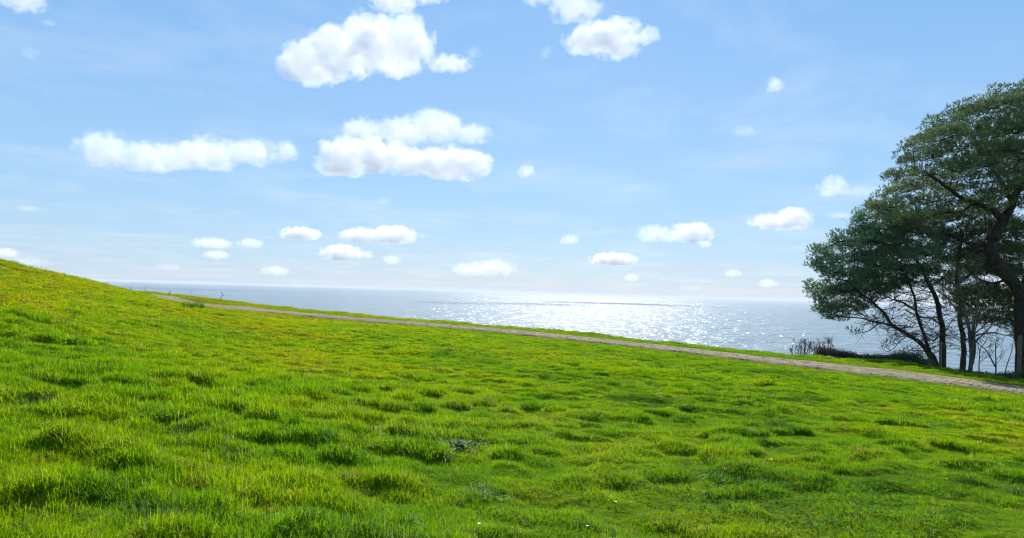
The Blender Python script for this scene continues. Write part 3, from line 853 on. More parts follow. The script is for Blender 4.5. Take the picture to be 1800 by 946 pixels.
def pine(name, base, limbs, crown, D, mats, label, npuff, rpx, thick, thin_below=None, seed=1, holes=(), shootsize=0.24, per=15, sprigs=(), dead=2, gap=0.62, puff_px=11):
    """limbs: list of (part name, [(px,py,depth offset)], r0, r1); crown: outline in photograph pixels, given depth and thickness"""
    r_ = random.Random(seed)
    root = empty(name, base)
    tag(root, label, "tree")
    nodes = []
    for (nm, pts, ra, rb) in limbs:
        W = [at(p[0], p[1], D + p[2]) for p in pts]
        if nm == 'trunk': W = [Vector((W[0].x, W[0].y, min(W[0].z, gz(W[0].x, W[0].y)) - 0.4))] + W
        W = smooth_path(W, 5)
        n = len(W); rad = [ra + (rb - ra) * (i / (n - 1)) ** 0.8 for i in range(n)]
        if nm == 'trunk': rad[0] *= 1.35; rad[1] *= 1.12
        g_ = Geo(); g_.add(*tube(W, rad, 9)); g_.build(nm, M_bark if mats[1] is None else mats[1], root)
        for i, p in enumerate(W):
            if i > n * 0.25: nodes.append((p, rad[i]))
    x0 = min(p[0] for p in crown); x1 = max(p[0] for p in crown); y0 = min(p[1] for p in crown); y1 = max(p[1] for p in crown)
    pxm = D / F
    puffs = []; tries = 0
    grid = []
    while len(puffs) < npuff and tries < npuff * 60:
        tries += 1
        x = r_.uniform(x0, x1); y = r_.uniform(y0, y1)
        if not poly_in(crown, x, y): continue
        if any(((x - h_[0]) / h_[2]) ** 2 + ((y - h_[1]) / h_[3]) ** 2 < 1 for h_ in holes) and r_.random() < 0.93: continue
        if thin_below and y > thin_below and r_.random() < 0.6: continue
        ed = poly_dist(crown, x, y) * pxm
        th = thick * min(1, math.sqrt(max(ed, 0.05) / (thick * 0.9)))
        # mostly on the shell of the crown
        dz = th * (r_.choice((-1, -1, 1)) * r_.uniform(0.35, 1.0) if r_.random() < 0.75 else r_.uniform(-0.5, 0.5))
        rr = min(rpx * pxm * r_.uniform(0.7, 1.25), max(puff_px * pxm * 1.1, ed * 0.95))
        p = at(x, y, D + dz)
        ok = all((p - q[0]).length > (rr + q[1]) * gap for q in puffs)
        if not ok: continue
        puffs.append((p, rr, rr * 0.8))
    for (x, y, dd, rp) in sprigs: puffs.append((at(x, y, D + dd), rp * pxm, rp * pxm * 0.6))
    # twigs: every puff is joined to the nearest wood already there
    g_ = Geo()
    order = sorted(puffs, key=lambda q: min((q[0] - n_[0]).length for n_ in nodes))
    cen = sum((p[0] for p in puffs), Vector()) / len(puffs)
    arr = np.array([n_[0][:] for n_ in nodes]); out = []
    for (p, rr, rz) in order:
        d_ = arr - np.array(p); dist = np.sqrt((d_ ** 2).sum(1)) + np.where(d_[:, 2] > 0.1, d_[:, 2] * 0.8, 0)
        q = Vector(arr[int(np.argmin(dist))])
        mid = q.lerp(p, 0.5) + Vector((r_.uniform(-1, 1), r_.uniform(-1, 1), r_.uniform(-1.2, 0.2))) * 0.09 * (p - q).length
        L = (p - q).length; ra = 0.012 + 0.011 * L
        W = [q, q.lerp(mid, 0.5) + (mid - q.lerp(p, 0.5)) * 0.3, mid, mid.lerp(p, 0.55), p]
        g_.add(*tube(W, [ra * 1.3, ra, ra * 0.85, ra * 0.6, 0.008], 4))
        arr = np.vstack([arr, [mid[:]], [p[:]]])
        for k_ in range(3):     # small bare side twigs
            a_ = W[2].lerp(p, r_.random()); e_ = a_ + Vector((r_.uniform(-1, 1), r_.uniform(-1, 1), r_.uniform(-0.3, 0.9))) * r_.uniform(0.15, 0.45)
            g_.add(*tube([a_, e_], [0.009, 0.004], 3))
        pr = puff_px * pxm
        if rr < pr * 1.4:
            out.append((p, rr, rr * 0.75, Vector((0, 0, 1)))); continue
        tilt = (p - cen); tilt.z = 0; tilt = tilt.normalized() if tilt.length > 0.1 else Vector((0, 0, 0))
        nn_ = max(3, int(1.15 * (rr / pr) ** 2 + 2)); got = []
        for k_ in range(nn_ * 12):
            if len(got) >= nn_: break
            a_ = r_.uniform(0, 6.283); q_ = math.sqrt(r_.random()); 
            dx_, dy_ = rr * q_ * math.cos(a_), rr * q_ * math.sin(a_)
            dz_ = rr * 0.42 * math.sqrt(max(0, 1 - q_ * q_)) - rr * 0.10 - 0.22 * (dx_ * tilt.x + dy_ * tilt.y) + r_.uniform(-0.10, 0.10) * rr
            c_ = p + Vector((dx_, dy_, dz_)); pk = pr * r_.uniform(0.75, 1.2)
            if all((c_ - g2_[0]).length > (pk + g2_[1]) * 0.60 for g2_ in got):
                got.append((c_, pk))
        for (c_, pk) in got:
            g_.add(*tube([p + Vector((0, 0, -0.05)), p.lerp(c_, 0.6) + Vector((0, 0, -0.06)), c_], [0.016, 0.011, 0.006], 3))
            od = Vector(((c_ - p).x, (c_ - p).y, 0)); od = (od.normalized() if od.length > 0.05 else od) * 0.6 + Vector((0, 0, 0.6))
            out.append((c_, pk, pk * 0.72, od))
    # dead side branches tangled under the crown
    for (p, rd) in nodes:
        if p.x / p.y > 0.78 or rd > 0.3 or rd < 0.035: continue
        for k_ in range(dead):
            a_ = p; d = Vector((r_.uniform(-1, 1), r_.uniform(-1, 1), r_.uniform(-0.5, 0.5))).normalized(); L = r_.uniform(0.5, 1.5); W = [a_]
            for q_ in range(5):
                d = (d + Vector((r_.uniform(-1, 1), r_.uniform(-1, 1), r_.uniform(-0.8, 0.8))) * 0.3).normalized(); W.append(W[-1] + d * L / 5)
            g_.add(*tube(W, [0.020, 0.017, 0.014, 0.011, 0.008, 0.005], 3))
            for q_ in range(5):
                e_ = W[q_ + 1]; f_ = e_ + (d + Vector((r_.uniform(-1, 1), r_.uniform(-1, 1), r_.uniform(-0.6, 1)))) * 0.25
                g_.add(*tube([e_, e_.lerp(f_, .5) + Vector((0, 0, .03)), f_], [0.009, 0.007, 0.004], 3))
    tag(g_.build("twigs", M_bark if mats[1] is None else mats[1], root), kind="stuff")
    tag(needles("foliage", out, mats[0], root, per, shootsize, seed + 50), kind="stuff")
    return root

# big pine whose trunk stands at the right edge of the view
DA = 34.0
pine("pine_tree", at(1796, 668, DA),
     [('trunk', [(1797, 672, 0), (1797, 620, 0), (1796, 560, 0), (1793, 515, 0), (1772, 488, -0.3), (1752, 465, -0.5), (1741, 435, -0.5), (1748, 410, -0.4), (1764, 385, -0.2)], 0.36, 0.27),
      ('branch', [(1762, 388, -0.2), (1740, 366, -0.6), (1712, 356, -1.0), (1680, 340, -1.6), (1650, 318, -2.2), (1625, 300, -2.6)], 0.17, 0.04),
      ('branch', [(1764, 386, -0.2), (1780, 355, 0.0), (1796, 320, 0.2), (1815, 270, 0.3), (1825, 220, 0.2)], 0.22, 0.07),
      ('branch', [(1793, 515, 0), (1812, 470, 0.6), (1822, 420, 1.0), (1840, 360, 1.3), (1865, 290, 1.2)], 0.24, 0.07),
      ('branch', [(1741, 430, -0.5), (1715, 428, -0.2), (1690, 424, 0.3), (1665, 412, 0.8), (1640, 420, 1.2)], 0.10, 0.03),
      ('branch', [(1775, 490, -0.3), (1745, 497, 0.6), (1720, 490, 1.4), (1700, 470, 1.9)], 0.07, 0.025),
      ('branch', [(1796, 575, 0), (1770, 560, -0.3), (1745, 562, -0.5), (1715, 545, -0.6), (1695, 530, -0.6)], 0.07, 0.02),
      ('branch', [(1780, 355, 0), (1758, 318, 0.5), (1735, 275, 1.0), (1712, 240, 1.2)], 0.12, 0.04),
      ('branch', [(1712, 356, -1.0), (1690, 372, -1.2), (1655, 375, -1.4), (1620, 385, -1.5)], 0.06, 0.02)],
     [(1990, 95), (1900, 105), (1830, 128), (1800, 136), (1765, 148), (1742, 160), (1715, 172), (1692, 184), (1662, 190), (1640, 212), (1620, 228), (1592, 246), (1588, 264), (1576, 285),
      (1564, 305), (1556, 325), (1546, 345), (1528, 362), (1530, 388), (1560, 408), (1600, 415), (1640, 400), (1664, 376), (1700, 366), (1735, 384), (1780, 366), (1850, 385), (1950, 400), (2010, 330), (2030, 200)],
     DA, (M_needle, None), "big spreading pine at the right edge, thick dark leaning trunk, crown cut by the picture",
     300, 36, 3.8, seed=3, holes=[(1655, 318, 14, 12), (1622, 350, 16, 9), (1700, 345, 12, 8), (1690, 225, 8, 6), (1735, 205, 9, 5), (1760, 250, 10, 6), (1650, 262, 9, 6), (1725, 300, 10, 6)], per=30, shootsize=0.15, gap=0.53, puff_px=12)

# its lower, darker boughs hang as a second layer behind: a smaller pine between the two
DC = 37.0
pine("pine_tree", at(1690, 655, DC),
     [('trunk', [(1692, 662, 0), (1694, 620, 0), (1690, 580, 0), (1685, 540, 0), (1683, 495, 0), (1686, 450, 0), (1690, 410, 0)], 0.17, 0.07),
      ('branch', [(1686, 570, 0), (1712, 566, -0.3), (1745, 556, -0.6), (1775, 545, -0.8)], 0.07, 0.02),
      ('branch', [(1683, 500, 0), (1710, 480, 0.5), (1740, 470, 1.0), (1785, 455, 1.4)], 0.06, 0.02),
      ('branch', [(1684, 520, 0), (1700, 528, 0.5), (1740, 522, 0.9)], 0.05, 0.02),
      ('branch', [(1688, 430, 0), (1710, 405, 0.5), (1745, 395, 1.0)], 0.05, 0.02),
      ('branch', [(1692, 600, 0), (1735, 585, 0.4), (1770, 590, 0.8), (1800, 605, 1.2)], 0.05, 0.015)],
     [(1625, 375), (1690, 358), (1740, 362), (1790, 382), (1830, 400), (1830, 600), (1790, 596), (1760, 574), (1730, 572), (1690, 560), (1660, 530), (1650, 480), (1640, 440), (1638, 405)],
     DC, (M_needle_dark, None), "dark thin pine between the big pine and the blue green one",
     210, 28, 2.8, seed=11, holes=[(1658, 402, 16, 10), (1700, 425, 22, 7), (1735, 500, 30, 14), (1668, 512, 16, 12), (1775, 515, 20, 14), (1676, 545, 12, 12), (1640, 470, 16, 10)], per=26, shootsize=0.15, dead=4, gap=0.52, puff_px=10)

# blue-green pine on the left of the group, several stems
DB = 36.0
pine("pine_tree", at(1650, 655, DB),
     [('trunk', [(1658, 662, 0), (1657, 610, 0), (1656, 570, 0), (1648, 535, 0), (1634, 502, 0), (1618, 470, 0.2), (1600, 440, 0.3), (1580, 410, 0.3)], 0.20, 0.05),
      ('trunk', [(1648, 658, -0.2), (1632, 615, -0.3), (1620, 580, -0.4), (1610, 545, -0.5), (1600, 505, -0.8), (1585, 470, -1.0)], 0.13, 0.04),
      ('branch', [(1646, 648, -0.2), (1625, 610, -0.5), (1598, 588, -0.8), (1570, 572, -1.0), (1548, 545, -1.2), (1520, 520, -1.4), (1490, 495, -1.4)], 0.135, 0.035),
      ('branch', [(1572, 572, -1.0), (1545, 568, -1.2), (1515, 560, -1.5), (1480, 556, -1.6), (1455, 548, -1.6)], 0.055, 0.015),
      ('branch', [(1545, 568, -1.2), (1530, 580, -1.2), (1512, 585, -1.3), (1496, 584, -1.3)], 0.028, 0.012),
      ('branch', [(1610, 545, -0.5), (1585, 532, 0.4), (1560, 522, 0.9), (1530, 500, 1.3)], 0.06, 0.02),
      ('branch', [(1656, 575, 0), (1640, 560, 0.8), (1615, 556, 1.4), (1590, 545, 1.8)], 0.05, 0.02),
      ('branch', [(1598, 588, -0.8), (1582, 600, -0.6), (1572, 612, -0.5), (1560, 618, -0.5)], 0.03, 0.012),
      ('branch', [(1634, 502, 0), (1655, 490, 0.3), (1672, 470, 0.6)], 0.05, 0.02),
      ('branch', [(1600, 440, 0.3), (1560, 430, 0.0), (1520, 425, -0.5), (1475, 425, -0.6), (1440, 440, -0.6)], 0.07, 0.015),
      ('branch', [(1580, 410, 0.3), (1545, 400, 0.3), (1515, 390, 0.2), (1510, 375, 0.1)], 0.05, 0.012),
      ('branch', [(1640, 600, 0), (1660, 585, -0.5), (1675, 560, -0.8)], 0.04, 0.015)],
     [(1509, 370), (1517, 372), (1524, 384), (1545, 368), (1600, 372), (1650, 382), (1668, 420), (1650, 470), (1640, 500), (1618, 508), (1596, 502), (1580, 520), (1555, 530), (1530, 545), (1505, 556), (1478, 564), (1455, 562),
      (1436, 548), (1442, 535), (1418, 514), (1415, 505), (1424, 496), (1444, 502), (1450, 490), (1424, 472), (1424, 452), (1440, 462), (1445, 450), (1426, 442), (1438, 430), (1462, 438), (1462, 410), (1476, 412), (1496, 418), (1500, 395), (1505, 385)],
     DB, (M_needle_blue, None), "blue green pine leaning left over the sea with many stems at its foot",
     260, 27, 2.8, seed=23, holes=[(1612, 492, 16, 8), (1628, 462, 10, 6), (1590, 512, 18, 6), (1523, 432, 12, 4), (1480, 506, 10, 5)], per=32, shootsize=0.14, dead=5, gap=0.50, puff_px=10,
     sprigs=[(1427, 443, -.6, 9), (1436, 438, -.6, 9), (1446, 446, -.6, 10), (1424, 462, -.7, 8), (1434, 470, -.7, 9), (1446, 478, -.7, 10), (1462, 417, -.6, 9), (1467, 428, -.6, 10), (1480, 424, -.5, 10), (1498, 408, 0, 9), (1504, 396, 0, 8), (1511, 378, .1, 9), (1514, 388, .1, 9), (1521, 400, .1, 10), (1418, 500, -1, 8), (1424, 512, -1, 9), (1434, 522, -1, 9), (1440, 532, -1, 9), (1436, 545, -1.2, 9), (1448, 556, -1.3, 9), (1466, 560, -1.3, 9), (1486, 563, -1.3, 8), (1530, 560, -1.2, 9), (1550, 553, -0.8, 9), (1585, 575, 0.8, 8), (1535, 572, -1.0, 7), (1625, 600, 0.5, 8), (1600, 615, 0.3, 8), (1580, 622, 0.2, 8), (1497, 582, -1.3, 8), (1503, 588, -1.3, 7), (1515, 584, -1.3, 5), (1560, 606, -0.5, 9), (1570, 600, -0.5, 8), (1552, 614, -0.5, 6), (1600, 540, 0.5, 9), (1575, 548, 0.5, 8),
             (1620, 530, 0.5, 9), (1590, 560, 1.2, 7), (1665, 540, -0.5, 8), (1640, 590, 0.2, 7), (1610, 570, 0.6, 8), (1422, 506, -1.0, 8), (1430, 516, -1.0, 8), (1660, 610, -0.5, 9), (1672, 590, -0.5, 8)])

# pale mossy broadleaf trunk with bare boughs in front of the dark pine
def bare_tree(name, base_px, D, stems, mat_, label, cat, r0_=0.05, levels=3, seed=1, spread=0.5, n_child=3, length=None, partname='branch', min_r=0.004):
    r_ = random.Random(seed)
    b = at(*base_px, D); root = empty(name, b); tag(root, label, cat)
    g2 = Geo()
    def grow(p, d, L, rad, lv):
        W = [p]; n = 4
        for i in range(n):
            d = (d + Vector((r_.uniform(-1, 1), r_.uniform(-1, 1), r_.uniform(-0.4, 0.8))) * 0.22).normalized()
            W.append(W[-1] + d * L / n)
        g2.add(*tube(W, [max(min_r, rad * (1 - 0.6 * i / n)) for i in range(n + 1)], 5 if lv > 1 else 3))
        if lv > 0:
            for k in range(n_child):
                q = W[r_.randint(1, n)]
                dd = (d + Vector((r_.uniform(-1, 1), r_.uniform(-1, 1), r_.uniform(-0.2, 0.9))) * spread * 1.6).normalized()
                grow(q, dd, L * r_.uniform(0.45, 0.75), rad * 0.5, lv - 1)
    for pts in stems:
        W = smooth_path([at(x, y, D + dd) for (x, y, dd) in pts], 4); n = len(W)
        g_ = Geo(); g_.add(*tube(W, [r0_ * (1.15 - 0.75 * i / (n - 1)) for i in range(n)], 8)); g_.build('trunk' if r0_ > 0.04 else 'stem', mat_, root)
        Lt = sum((W[i + 1] - W[i]).length for i in range(n - 1))
        for i in range(int(n * 0.35), n):
            d = (W[i] - W[i - 1]).normalized()
            if r_.random() < 0.75 or i == n - 1:
                dd = (d * 0.6 + Vector((r_.uniform(-1, 1), r_.uniform(-1, 1), r_.uniform(0, 0.8))) * spread * 1.5).normalized()
                grow(W[i], dd, (length or Lt * 0.35) * r_.uniform(0.6, 1.1), r0_ * 0.4, levels - 1)
    tag(g2.build('twigs', mat_, root), kind='stuff')
    return root

bare_tree("broadleaf_tree", (1703, 664), 30.2, [[(1702, 668, 0), (1707, 630, 0), (1705, 600, 0), (1702, 575, 0), (1697, 545, 0), (1690, 515, -0.2), (1686, 480, -0.3)],
          [(1707, 640, 0), (1712, 610, -0.1), (1711, 580, -0.2), (1716, 550, -0.3), (1722, 515, -0.3)]],
          M_bark_pale, "slim pale mossy tree with bare twigs, right of the wooden post", "tree", 0.085, 3, 5, 0.6, 3, 1.5)
bare_tree("sapling", (1722, 660), 29.6, [[(1722, 662, 0), (1721, 640, 0), (1722, 620, 0), (1719, 605, 0)]], M_twig, "thin bare sapling just right of the pale mossy tree", "sapling", 0.025, 3, 8, 0.8, 3, 0.7)
bare_tree("sapling", (1751, 660), 29.6, [[(1751, 662, 0), (1751, 640, 0), (1750, 615, 0), (1751, 600, 0)], [(1750, 645, 0), (1742, 630, 0), (1733, 615, 0), (1722, 606, 0)]], M_twig,
          "forked bare sapling midway between the pale tree and the big trunk", "sapling", 0.030, 3, 18, 0.8, 3, 0.7)
bare_tree("sapling", (1765, 662), 29.4, [[(1765, 664, 0), (1771, 640, 0), (1777, 620, 0), (1781, 603, 0)]], M_twig, "leaning bare sapling nearest the big dark trunk", "sapling", 0.020, 2, 28, 0.5, 2, 0.4)

# wooden posts
def post(px, yt, yb, D, wd, label):
    b = at(px, yb, D); t_ = at(px, yt, D); hh = t_.z - b.z + 0.3
    root_z = b.z - 0.3
    V = []; n = 10
    for i, z_ in enumerate((0, 0.3, hh * 0.5, hh - 0.06, hh - 0.015, hh)):
        rr = wd * (0.5 + 0.02 * math.sin(i * 2)) * (0.86 if i == 5 else 1)
        for j in range(n):
            a_ = 6.283 * j / n; q = rr * (1 + 0.07 * math.sin(3 * a_ + i))
            V.append((b.x + q * math.cos(a_) + 0.008 * i, b.y + q * math.sin(a_), root_z + z_))
    Fc = [(i * n + j, i * n + (j + 1) % n, (i + 1) * n + (j + 1) % n, (i + 1) * n + j) for i in range(5) for j in range(n)]
    V.append((b.x + 0.04, b.y, root_z + hh + 0.005)); k = len(V) - 1
    Fc += [(50 + j, 50 + (j + 1) % n, k, k) for j in range(n)]
    g_ = Geo(); g_.add(V, Fc); o = g_.build("wooden_post", M_post, None, True)
    tag(o, label, "post"); return o
post(1652, 603, 658, 29.0, 0.115, "weathered round wooden post in front of the blue green pine's stems")
post(1791, 590, 664, 28.8, 0.15, "taller weathered post against the left side of the big dark trunk")

# ------------------------------------------------------------------ scrub along the brow
def leaf_cards(g_, c_, rx, ry, rz, n, size, r_):
    for i in range(n):
        v = Vector((r_.gauss(0, 0.5), r_.gauss(0, 0.5), r_.gauss(0, 0.45)))
        p = Vector(c_) + Vector((v.x * rx, v.y * ry, v.z * rz))
        a = Vector((r_.uniform(-1, 1), r_.uniform(-1, 1), r_.uniform(-1, 1))).normalized(); b_ = a.orthogonal().normalized()
        s_ = size * r_.uniform(0.6, 1.3)
        g_.add([p - a * s_, p + b_ * s_ * 0.4, p + a * s_, p - b_ * s_ * 0.4], [(0, 1, 2, 3)])

def shrub(px, yb, yt, wpx, D, mat_leaf, label, seed, stems=14, leaves=500, lsize=0.035, name="shrub", cat="shrub", bare=False):
    r_ = random.Random(seed); b = at(px, yb, D); pm = D / F
    H_ = (yb - yt) * pm; W_ = wpx * pm
    root = empty(name, b); tag(root, label, cat)
    g_ = Geo()
    for i in range(stems):
        a = r_.uniform(-1, 1)
        p = b + Vector((a * W_ * 0.35, r_.uniform(-0.3, 0.3) * W_ * 0.5, -0.25)); h_ = (H_ + 0.25) * r_.uniform(0.65, 1.02)
        W = [p]; d = Vector((a * 0.22, r_.uniform(-0.15, 0.15), 1)).normalized()
        for k in range(5):
            d = (d + Vector((r_.uniform(-1, 1), r_.uniform(-1, 1), 0.2)) * 0.12).normalized(); W.append(W[-1] + d * h_ / 5)
        g_.add(*tube(W, [0.016, 0.014, 0.012, 0.010, 0.007, 0.004], 4))
        for k in range(7):
            q = W[r_.randint(2, 4)].lerp(W[5], r_.random() * 0.8); e = q + Vector((r_.uniform(-1, 1), r_.uniform(-1, 1), r_.uniform(0.5, 1.6))) * 0.16
            g_.add(*tube([q, q.lerp(e, .5) + Vector((0, 0, .02)), e], [0.007, 0.006, 0.004], 3))
    tag(g_.build("stems", M_twig, root), kind="stuff")
    g2 = Geo()
    for i in range(max(4, int(leaves / 45))):
        c_ = b + Vector((r_.uniform(-0.45, 0.45) * W_, r_.uniform(-0.3, 0.3) * W_, r_.uniform(0.15, 0.9 if not bare else 0.95) * H_))
        leaf_cards(g2, c_, 0.16, 0.16, 0.14, 45, lsize, r_)
    tag(g2.build("foliage", mat_leaf, root, False), kind="stuff")
    return root
shrub(1399, 624, 607, 16, 32.5, M_hedge, "lowest wispy shrub at the left end of the brow scrub", 1, 6, 120, 0.02, bare=True)
shrub(1412, 626, 594, 14, 32.3, M_ivy, "bushy upright shrub, leftmost of the tall ones on the brow", 2, 12, 420, 0.025, bare=True)
shrub(1427, 627, 594, 9, 32.1, M_ivy, "narrow upright shrub with two bare stems, second tall one on the brow", 3, 5, 150, 0.02, bare=True)
shrub(1440, 628, 596, 8, 32.0, M_hedge, "sparsest bare shrub between the narrow one and the round topped one", 5, 4, 50, 0.02, bare=True)
shrub(1453, 629, 592, 14, 31.9, M_ivy, "tallest vase shaped shrub rising above the brown scrub", 4, 11, 330, 0.022, bare=True)
def scrub_mass(pts, D, hpx, mat_leaf, label, seed, n=26, name="scrub"):
    r_ = random.Random(seed); b = at(pts[0][0], pts[0][1], D); root = empty(name, b); tag(root, label, "shrub")
    g_ = Geo(); g2 = Geo()
    for i in range(n):
        f_ = i / (n - 1) * (len(pts) - 1); k = min(int(f_), len(pts) - 2); q = f_ - k
        x = pts[k][0] * (1 - q) + pts[k + 1][0] * q; y = pts[k][1] * (1 - q) + pts[k + 1][1] * q; hp = hpx[k] * (1 - q) + hpx[k + 1] * q
        h_ = hp * D / F * r_.uniform(0.75, 1.05)
        c0 = at(x, y, D + r_.uniform(-0.1, 0.7))
        for j in range(4):
            leaf_cards(g2, c0 + Vector((r_.uniform(-.2, .2), r_.uniform(-.2, .2), h_ * (0.1 + 0.24 * j))), 0.22, 0.3, 0.12, 60, 0.045, r_)
        for j in range(7):
            p = c0 + Vector((r_.uniform(-.25, .25), r_.uniform(-.25, .25), -0.15)); e = p + Vector((r_.uniform(-.15, .15), 0, h_ * r_.uniform(0.9, 1.25) + .15))
            g_.add(*tube([p, p.lerp(e, .5) + Vector((r_.uniform(-.04, .04), 0, 0)), e], [0.012, 0.01, 0.004], 3))
    tag(g_.build("stems", M_twig, root), kind="stuff"); tag(g2.build("foliage", mat_leaf, root, False), kind="stuff")
scrub_mass([(1440, 629), (1470, 633), (1500, 637)], 31.8, [20, 19, 18], M_hedge, "low brown scrub right of the white stone, below the vase shaped shrub", 31, 26)
scrub_mass([(1500, 637), (1540, 642), (1575, 646)], 31.5, [14, 18, 20], M_hedge, "dense low dark scrub between the brown scrub and the pine's foot", 32, 34)
scrub_mass([(1570, 646), (1600, 650), (1630, 654)], 31.6, [26, 34, 26], M_ivy, "highest dark mound of scrub under the leaning pine", 33, 34)
scrub_mass([(1660, 657), (1690, 660), (1725, 664)], 28.9, [6, 9, 7], M_ivy, "low ivy hummock at the foot of the pale tree", 34, 26)
scrub_mass([(1725, 665), (1760, 668), (1780, 670)], 28.4, [7, 8, 13], M_ivy, "low ground scrub under the bare saplings", 35, 24)
scrub_mass([(1776, 671), (1800, 672), (1830, 674)], 28.0, [16, 19, 19], M_ivy, "leafy green bush in front of the big dark trunk", 36, 24)

# pale stones at the brow
def stone(px, py, D, s_, label, seed):
    p = at(px, py, D); bm = bmesh.new(); bmesh.ops.create_icosphere(bm, subdivisions=2, radius=1)
    for v in bm.verts: v.co = Vector((v.co.x * s_[0], v.co.y * s_[1], v.co.z * s_[2])) * (1 + 0.35 * mnoise.noise(v.co * 1.7 + Vector((seed, 0, 0))))
    V = np.array([v.co[:] for v in bm.verts]) + np.array(p); Fc = np.array([[v.index for v in f.verts] for f in bm.faces]); bm.free()
    tag(mesh_np("stone", V, Fc, M_stone), label, "stone")
stone(1456, 628, 31.0, (0.12, 0.10, 0.07), "white stone at the brow beside the low brown scrub", 1)
stone(1467, 631, 31.0, (0.06, 0.06, 0.035), "smaller pale stone just right of the white stone", 5)
stone(1497, 633, 30.8, (0.05, 0.05, 0.03), "tiny pale stone under the dark scrub on the brow", 9)

# ------------------------------------------------------------------ tussocks and weeds in the meadow
def tussock(px, py, n, rad, hh, mats_, label, seed, lean=1.0, wd=0.006, name="grass_tussock", cat="tussock", droop=0.55, mound=0.0):
    p = onground(px, py)
    root = empty(name, p); tag(root, label, cat)
    for k, m_ in enumerate(mats_):
        me_ = blade_mesh("blades", n // len(mats_), rad, hh * 0.4, hh * 0.85, wd * 1.1, m_, 4, lean, seed + k, droop)
        o = bpy.data.objects.new("blades", me_); col.objects.link(o); o.parent = root; o.location = (0, 0, -0.02)
    return root
tussock(335, 772, 420, 0.13, 0.20, (M_rank, M_pale), "dark overhanging tussock with pale drooping blades on the lower left slope", 1, 1.2)
tussock(368, 775, 380, 0.12, 0.18, (M_rank, M_grass), "dark tussock touching the overhanging one's right end", 12, 1.1)
tussock(415, 800, 300, 0.10, 0.15, (M_rank, M_pale), "smaller dark tussock downslope to the right of the overhanging pair", 2, 1.2)
tussock(270, 905, 520, 0.16, 0.20, (M_rank, M_pale), "long combed tussock of grey green blades at the bottom left", 3, 1.3)
tussock(335, 912, 340, 0.12, 0.17, (M_pale, M_rank), "straw streaked tussock beside the long combed one", 4, 1.2)
tussock(850, 868, 460, 0.14, 0.16, (M_pale, M_rank), "spidery sprawling tussock below the grey green leafy weed", 5, 1.5, 0.005)
tussock(1280, 838, 420, 0.18, 0.11, (M_rank, M_grass), "broad dark tussock above the clover patch", 6, 1.0)
tussock(1345, 850, 400, 0.16, 0.12, (M_rank, M_grass), "dark rounded tussock right of the broad one above the clover", 7, 1.0)
tussock(60, 712, 360, 0.16, 0.20, (M_rank, M_pale), "shaggy dark tussock near the left edge", 8, 1.1)
tussock(340, 541, 300, 0.45, 0.42, (M_rank,), "dark green clump where the hill meets the track", 9, 0.6, 0.02)
tussock(1640, 755, 320, 0.22, 0.13, (M_rank, M_pale), "low combed tussock on the right side below the track", 10, 1.2, 0.008)
tussock(1795, 870, 240, 0.10, 0.13, (M_pale, M_rank), "yellowish tussock at the right edge", 13, 0.9)
tussock(580, 723, 200, 0.20, 0.09, (M_pale, M_rank), "flattened whitish tussock in the left middle of the meadow", 14, 1.6, 0.007)

def rosette(px, py, n, r_len, mat_, label, seed, name="leafy_weed", cat="weed"):
    p = onground(px, py); r_ = random.Random(seed); root = empty(name, p); tag(root, label, cat)
    g_ = Geo()
    for i in range(n):
        c_ = Vector((r_.gauss(0, 0.5) * r_len, r_.gauss(0, 0.3) * r_len, r_.uniform(0.03, 0.09))) + p
        a = r_.uniform(0, 6.283); el = r_.uniform(0.1, 1.0); L = r_len * r_.uniform(0.35, 0.7)
        d = Vector((math.cos(a) * math.cos(el), math.sin(a) * math.cos(el), math.sin(el))); s_ = d.cross(Vector((0, 0, 1))).normalized()
        V = []; Fc = []; K = 5
        for k in range(K + 1):
            t_ = k / K; wv = L * 0.17 * math.sin(math.pi * min(1, t_ * 0.9 + 0.1)) * (1 + 0.35 * (-1) ** k)
            q = c_ + d * L * t_ + Vector((0, 0, -0.35 * L * t_ * t_))
            V += [q - s_ * wv + Vector((0, 0, wv * .4)), q, q + s_ * wv + Vector((0, 0, wv * .4))]
        for k in range(K):
            for j in range(2): Fc.append((3 * k + j, 3 * k + j + 1, 3 * k + 4 + j, 3 * k + 3 + j))
        g_.add([tuple(v) for v in V], Fc)
    g_.build("leaves", mat_, root, False)
rosette(805, 796, 75, 0.17, M_thistle, "grey green leafy weed alone in the middle of the meadow", 3)
rosette(845, 792, 16, 0.10, M_thistle, "small trailing shoots right of the grey green leafy weed", 4)

# clover and silverweed ground cover
def cover(spots, label, seed, mat_, dens=1.0, size=0.014):
    r_ = random.Random(seed); g_ = Geo(); pts = []
    for (px, py, rad, n) in spots:
        c_ = onground(px, py)
        for i in range(int(n * dens)): pts.append((c_.x + r_.gauss(0, rad), c_.y + r_.gauss(0, rad * 0.8)))
    pts = np.array(pts); zz = height(pts[:, 0], pts[:, 1])
    for (x, y), z_ in zip(pts, zz):
        p = Vector((x, y, z_ + r_.uniform(0.015, 0.05))); s_ = size * r_.uniform(0.6, 1.4)
        nrm = Vector((r_.gauss(0, .45), r_.gauss(0, .45), 1)).normalized(); a = nrm.orthogonal().normalized(); a.rotate(Matrix.Rotation(r_.uniform(0, 6.28), 3, nrm)); b_ = nrm.cross(a)
        for k in range(3):
            an = k * 2.09; d = a * math.cos(an) + b_ * math.sin(an); e = nrm.cross(d)
            g_.add([p, p + d * s_ * .6 + e * s_ * .5, p + d * s_ * 1.15, p + d * s_ * .6 - e * s_ * .5], [(0, 1, 2, 3)])
    tag(g_.build("clover", mat_, None, False), label, "clover", kind='stuff')
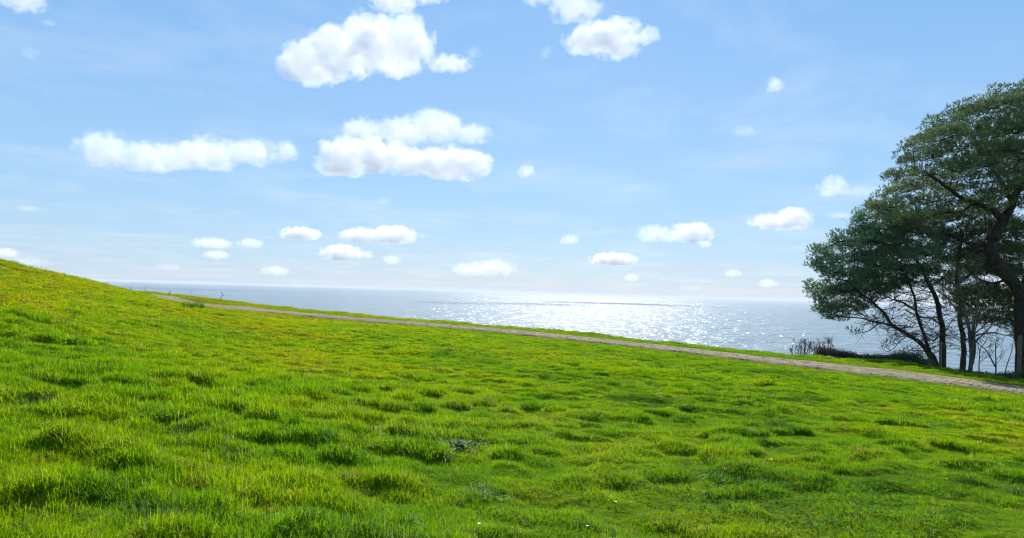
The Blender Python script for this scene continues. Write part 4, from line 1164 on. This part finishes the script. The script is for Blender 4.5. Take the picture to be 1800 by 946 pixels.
cover([(1270, 890, .30, 800), (1340, 900, .35, 900), (1430, 905, .30, 700), (1480, 930, .22, 700), (1290, 870, .3, 500), (1400, 870, .35, 400), (1520, 880, .3, 350), (1560, 860, .25, 250),
       (1080, 850, .35, 450), (1000, 880, .25, 200), (1150, 835, .3, 300), (890, 900, .25, 250), (1620, 900, .3, 300), (990, 645, .6, 250), (950, 648, .6, 250), (1340, 712, .5, 250), (100, 560, .6, 250), (60, 555, .6, 250), (920, 715, .4, 200)],
      "low clover and silvery leaves spreading in patches through the grass", 5, M_clover, 0.5, 0.011)

# small white flower heads / feathers in the grass
for i, (px, py, lab) in enumerate([(1355, 828, "white seed head standing beside the dark tussocks"), (842, 938, "white speck of a flower at the bottom edge, left one"),
                                   (1032, 942, "white flower at the bottom edge right of centre"), (1082, 898, "tiny white daisy above the bottom edge flower"), (1585, 732, "pale daisy among the grass below the track")]):
    p = onground(px, py); root = empty("daisy", p); tag(root, lab, "flower", None)
    g_ = Geo(); top = p + Vector((0, 0, 0.10 if i == 0 else 0.06)); g_.add(*tube([p, top], [0.002, 0.0015], 4)); g_.build("stem", M_rank, root)
    g_ = Geo()
    for k in range(12):
        an = k * 0.5236; d = Vector((math.cos(an), math.sin(an), 0.3)); e = Vector((-math.sin(an), math.cos(an), 0)) * 0.0035
        g_.add([top, top + d * 0.006 + e, top + d * 0.011, top + d * 0.006 - e], [(0, 1, 2, 3)])
    g_.build("petals", M_white, root, False)

# stalks standing against the sea on the far brow
def stalk(px, yb, yt, D, lean, heads, label, seed):
    r_ = random.Random(seed); b = at(px, yb + 2, D); e = at(px + lean, yt, D)
    root = empty("weed_stalk", b); tag(root, label, "weed", None)
    g_ = Geo(); m_ = b.lerp(e, .55) + Vector((-0.03 * lean, 0, 0)); g_.add(*tube([b, m_, e], [0.018, 0.014, 0.008], 4)); g_.build("stem", M_twig, root)
    if heads:
        for k in range(heads):
            g_ = Geo(); c_ = b.lerp(e, 0.45 + 0.55 * k / max(1, heads - 1)) + Vector((r_.uniform(-.12, .12), 0, 0)); leaf_cards(g_, c_, .09, .09, .07, 26, .035, r_)
            tag(g_.build("seed_head", M_hedge, root, False), kind="stuff")
stalk(390, 528, 515, 66, 0, 3, "tallest dark weed standing alone on the far brow against the sea", 1)
stalk(334, 521, 508, 70, 5, 0, "slender leaning bare stalk left of the tallest dark weed", 2)
stalk(255, 512, 498, 74, 4, 0, "faint thin stalk farthest left on the skyline", 3)
stalk(298, 517, 513, 71, 0, 2, "short dark seed heads between the two bare stalks", 4)
stalk(230, 509, 506, 75, 0, 2, "short seed heads at the top of the track", 5)
stalk(174, 501, 497, 57, 0, 2, "tiny weeds on the hill's shoulder", 6)

print("tris", sum(len(o_.data.polygons) * (len(o_.data.polygons[0].vertices) - 2) for o_ in col.objects if o_.type == 'MESH' and len(o_.data.polygons)))
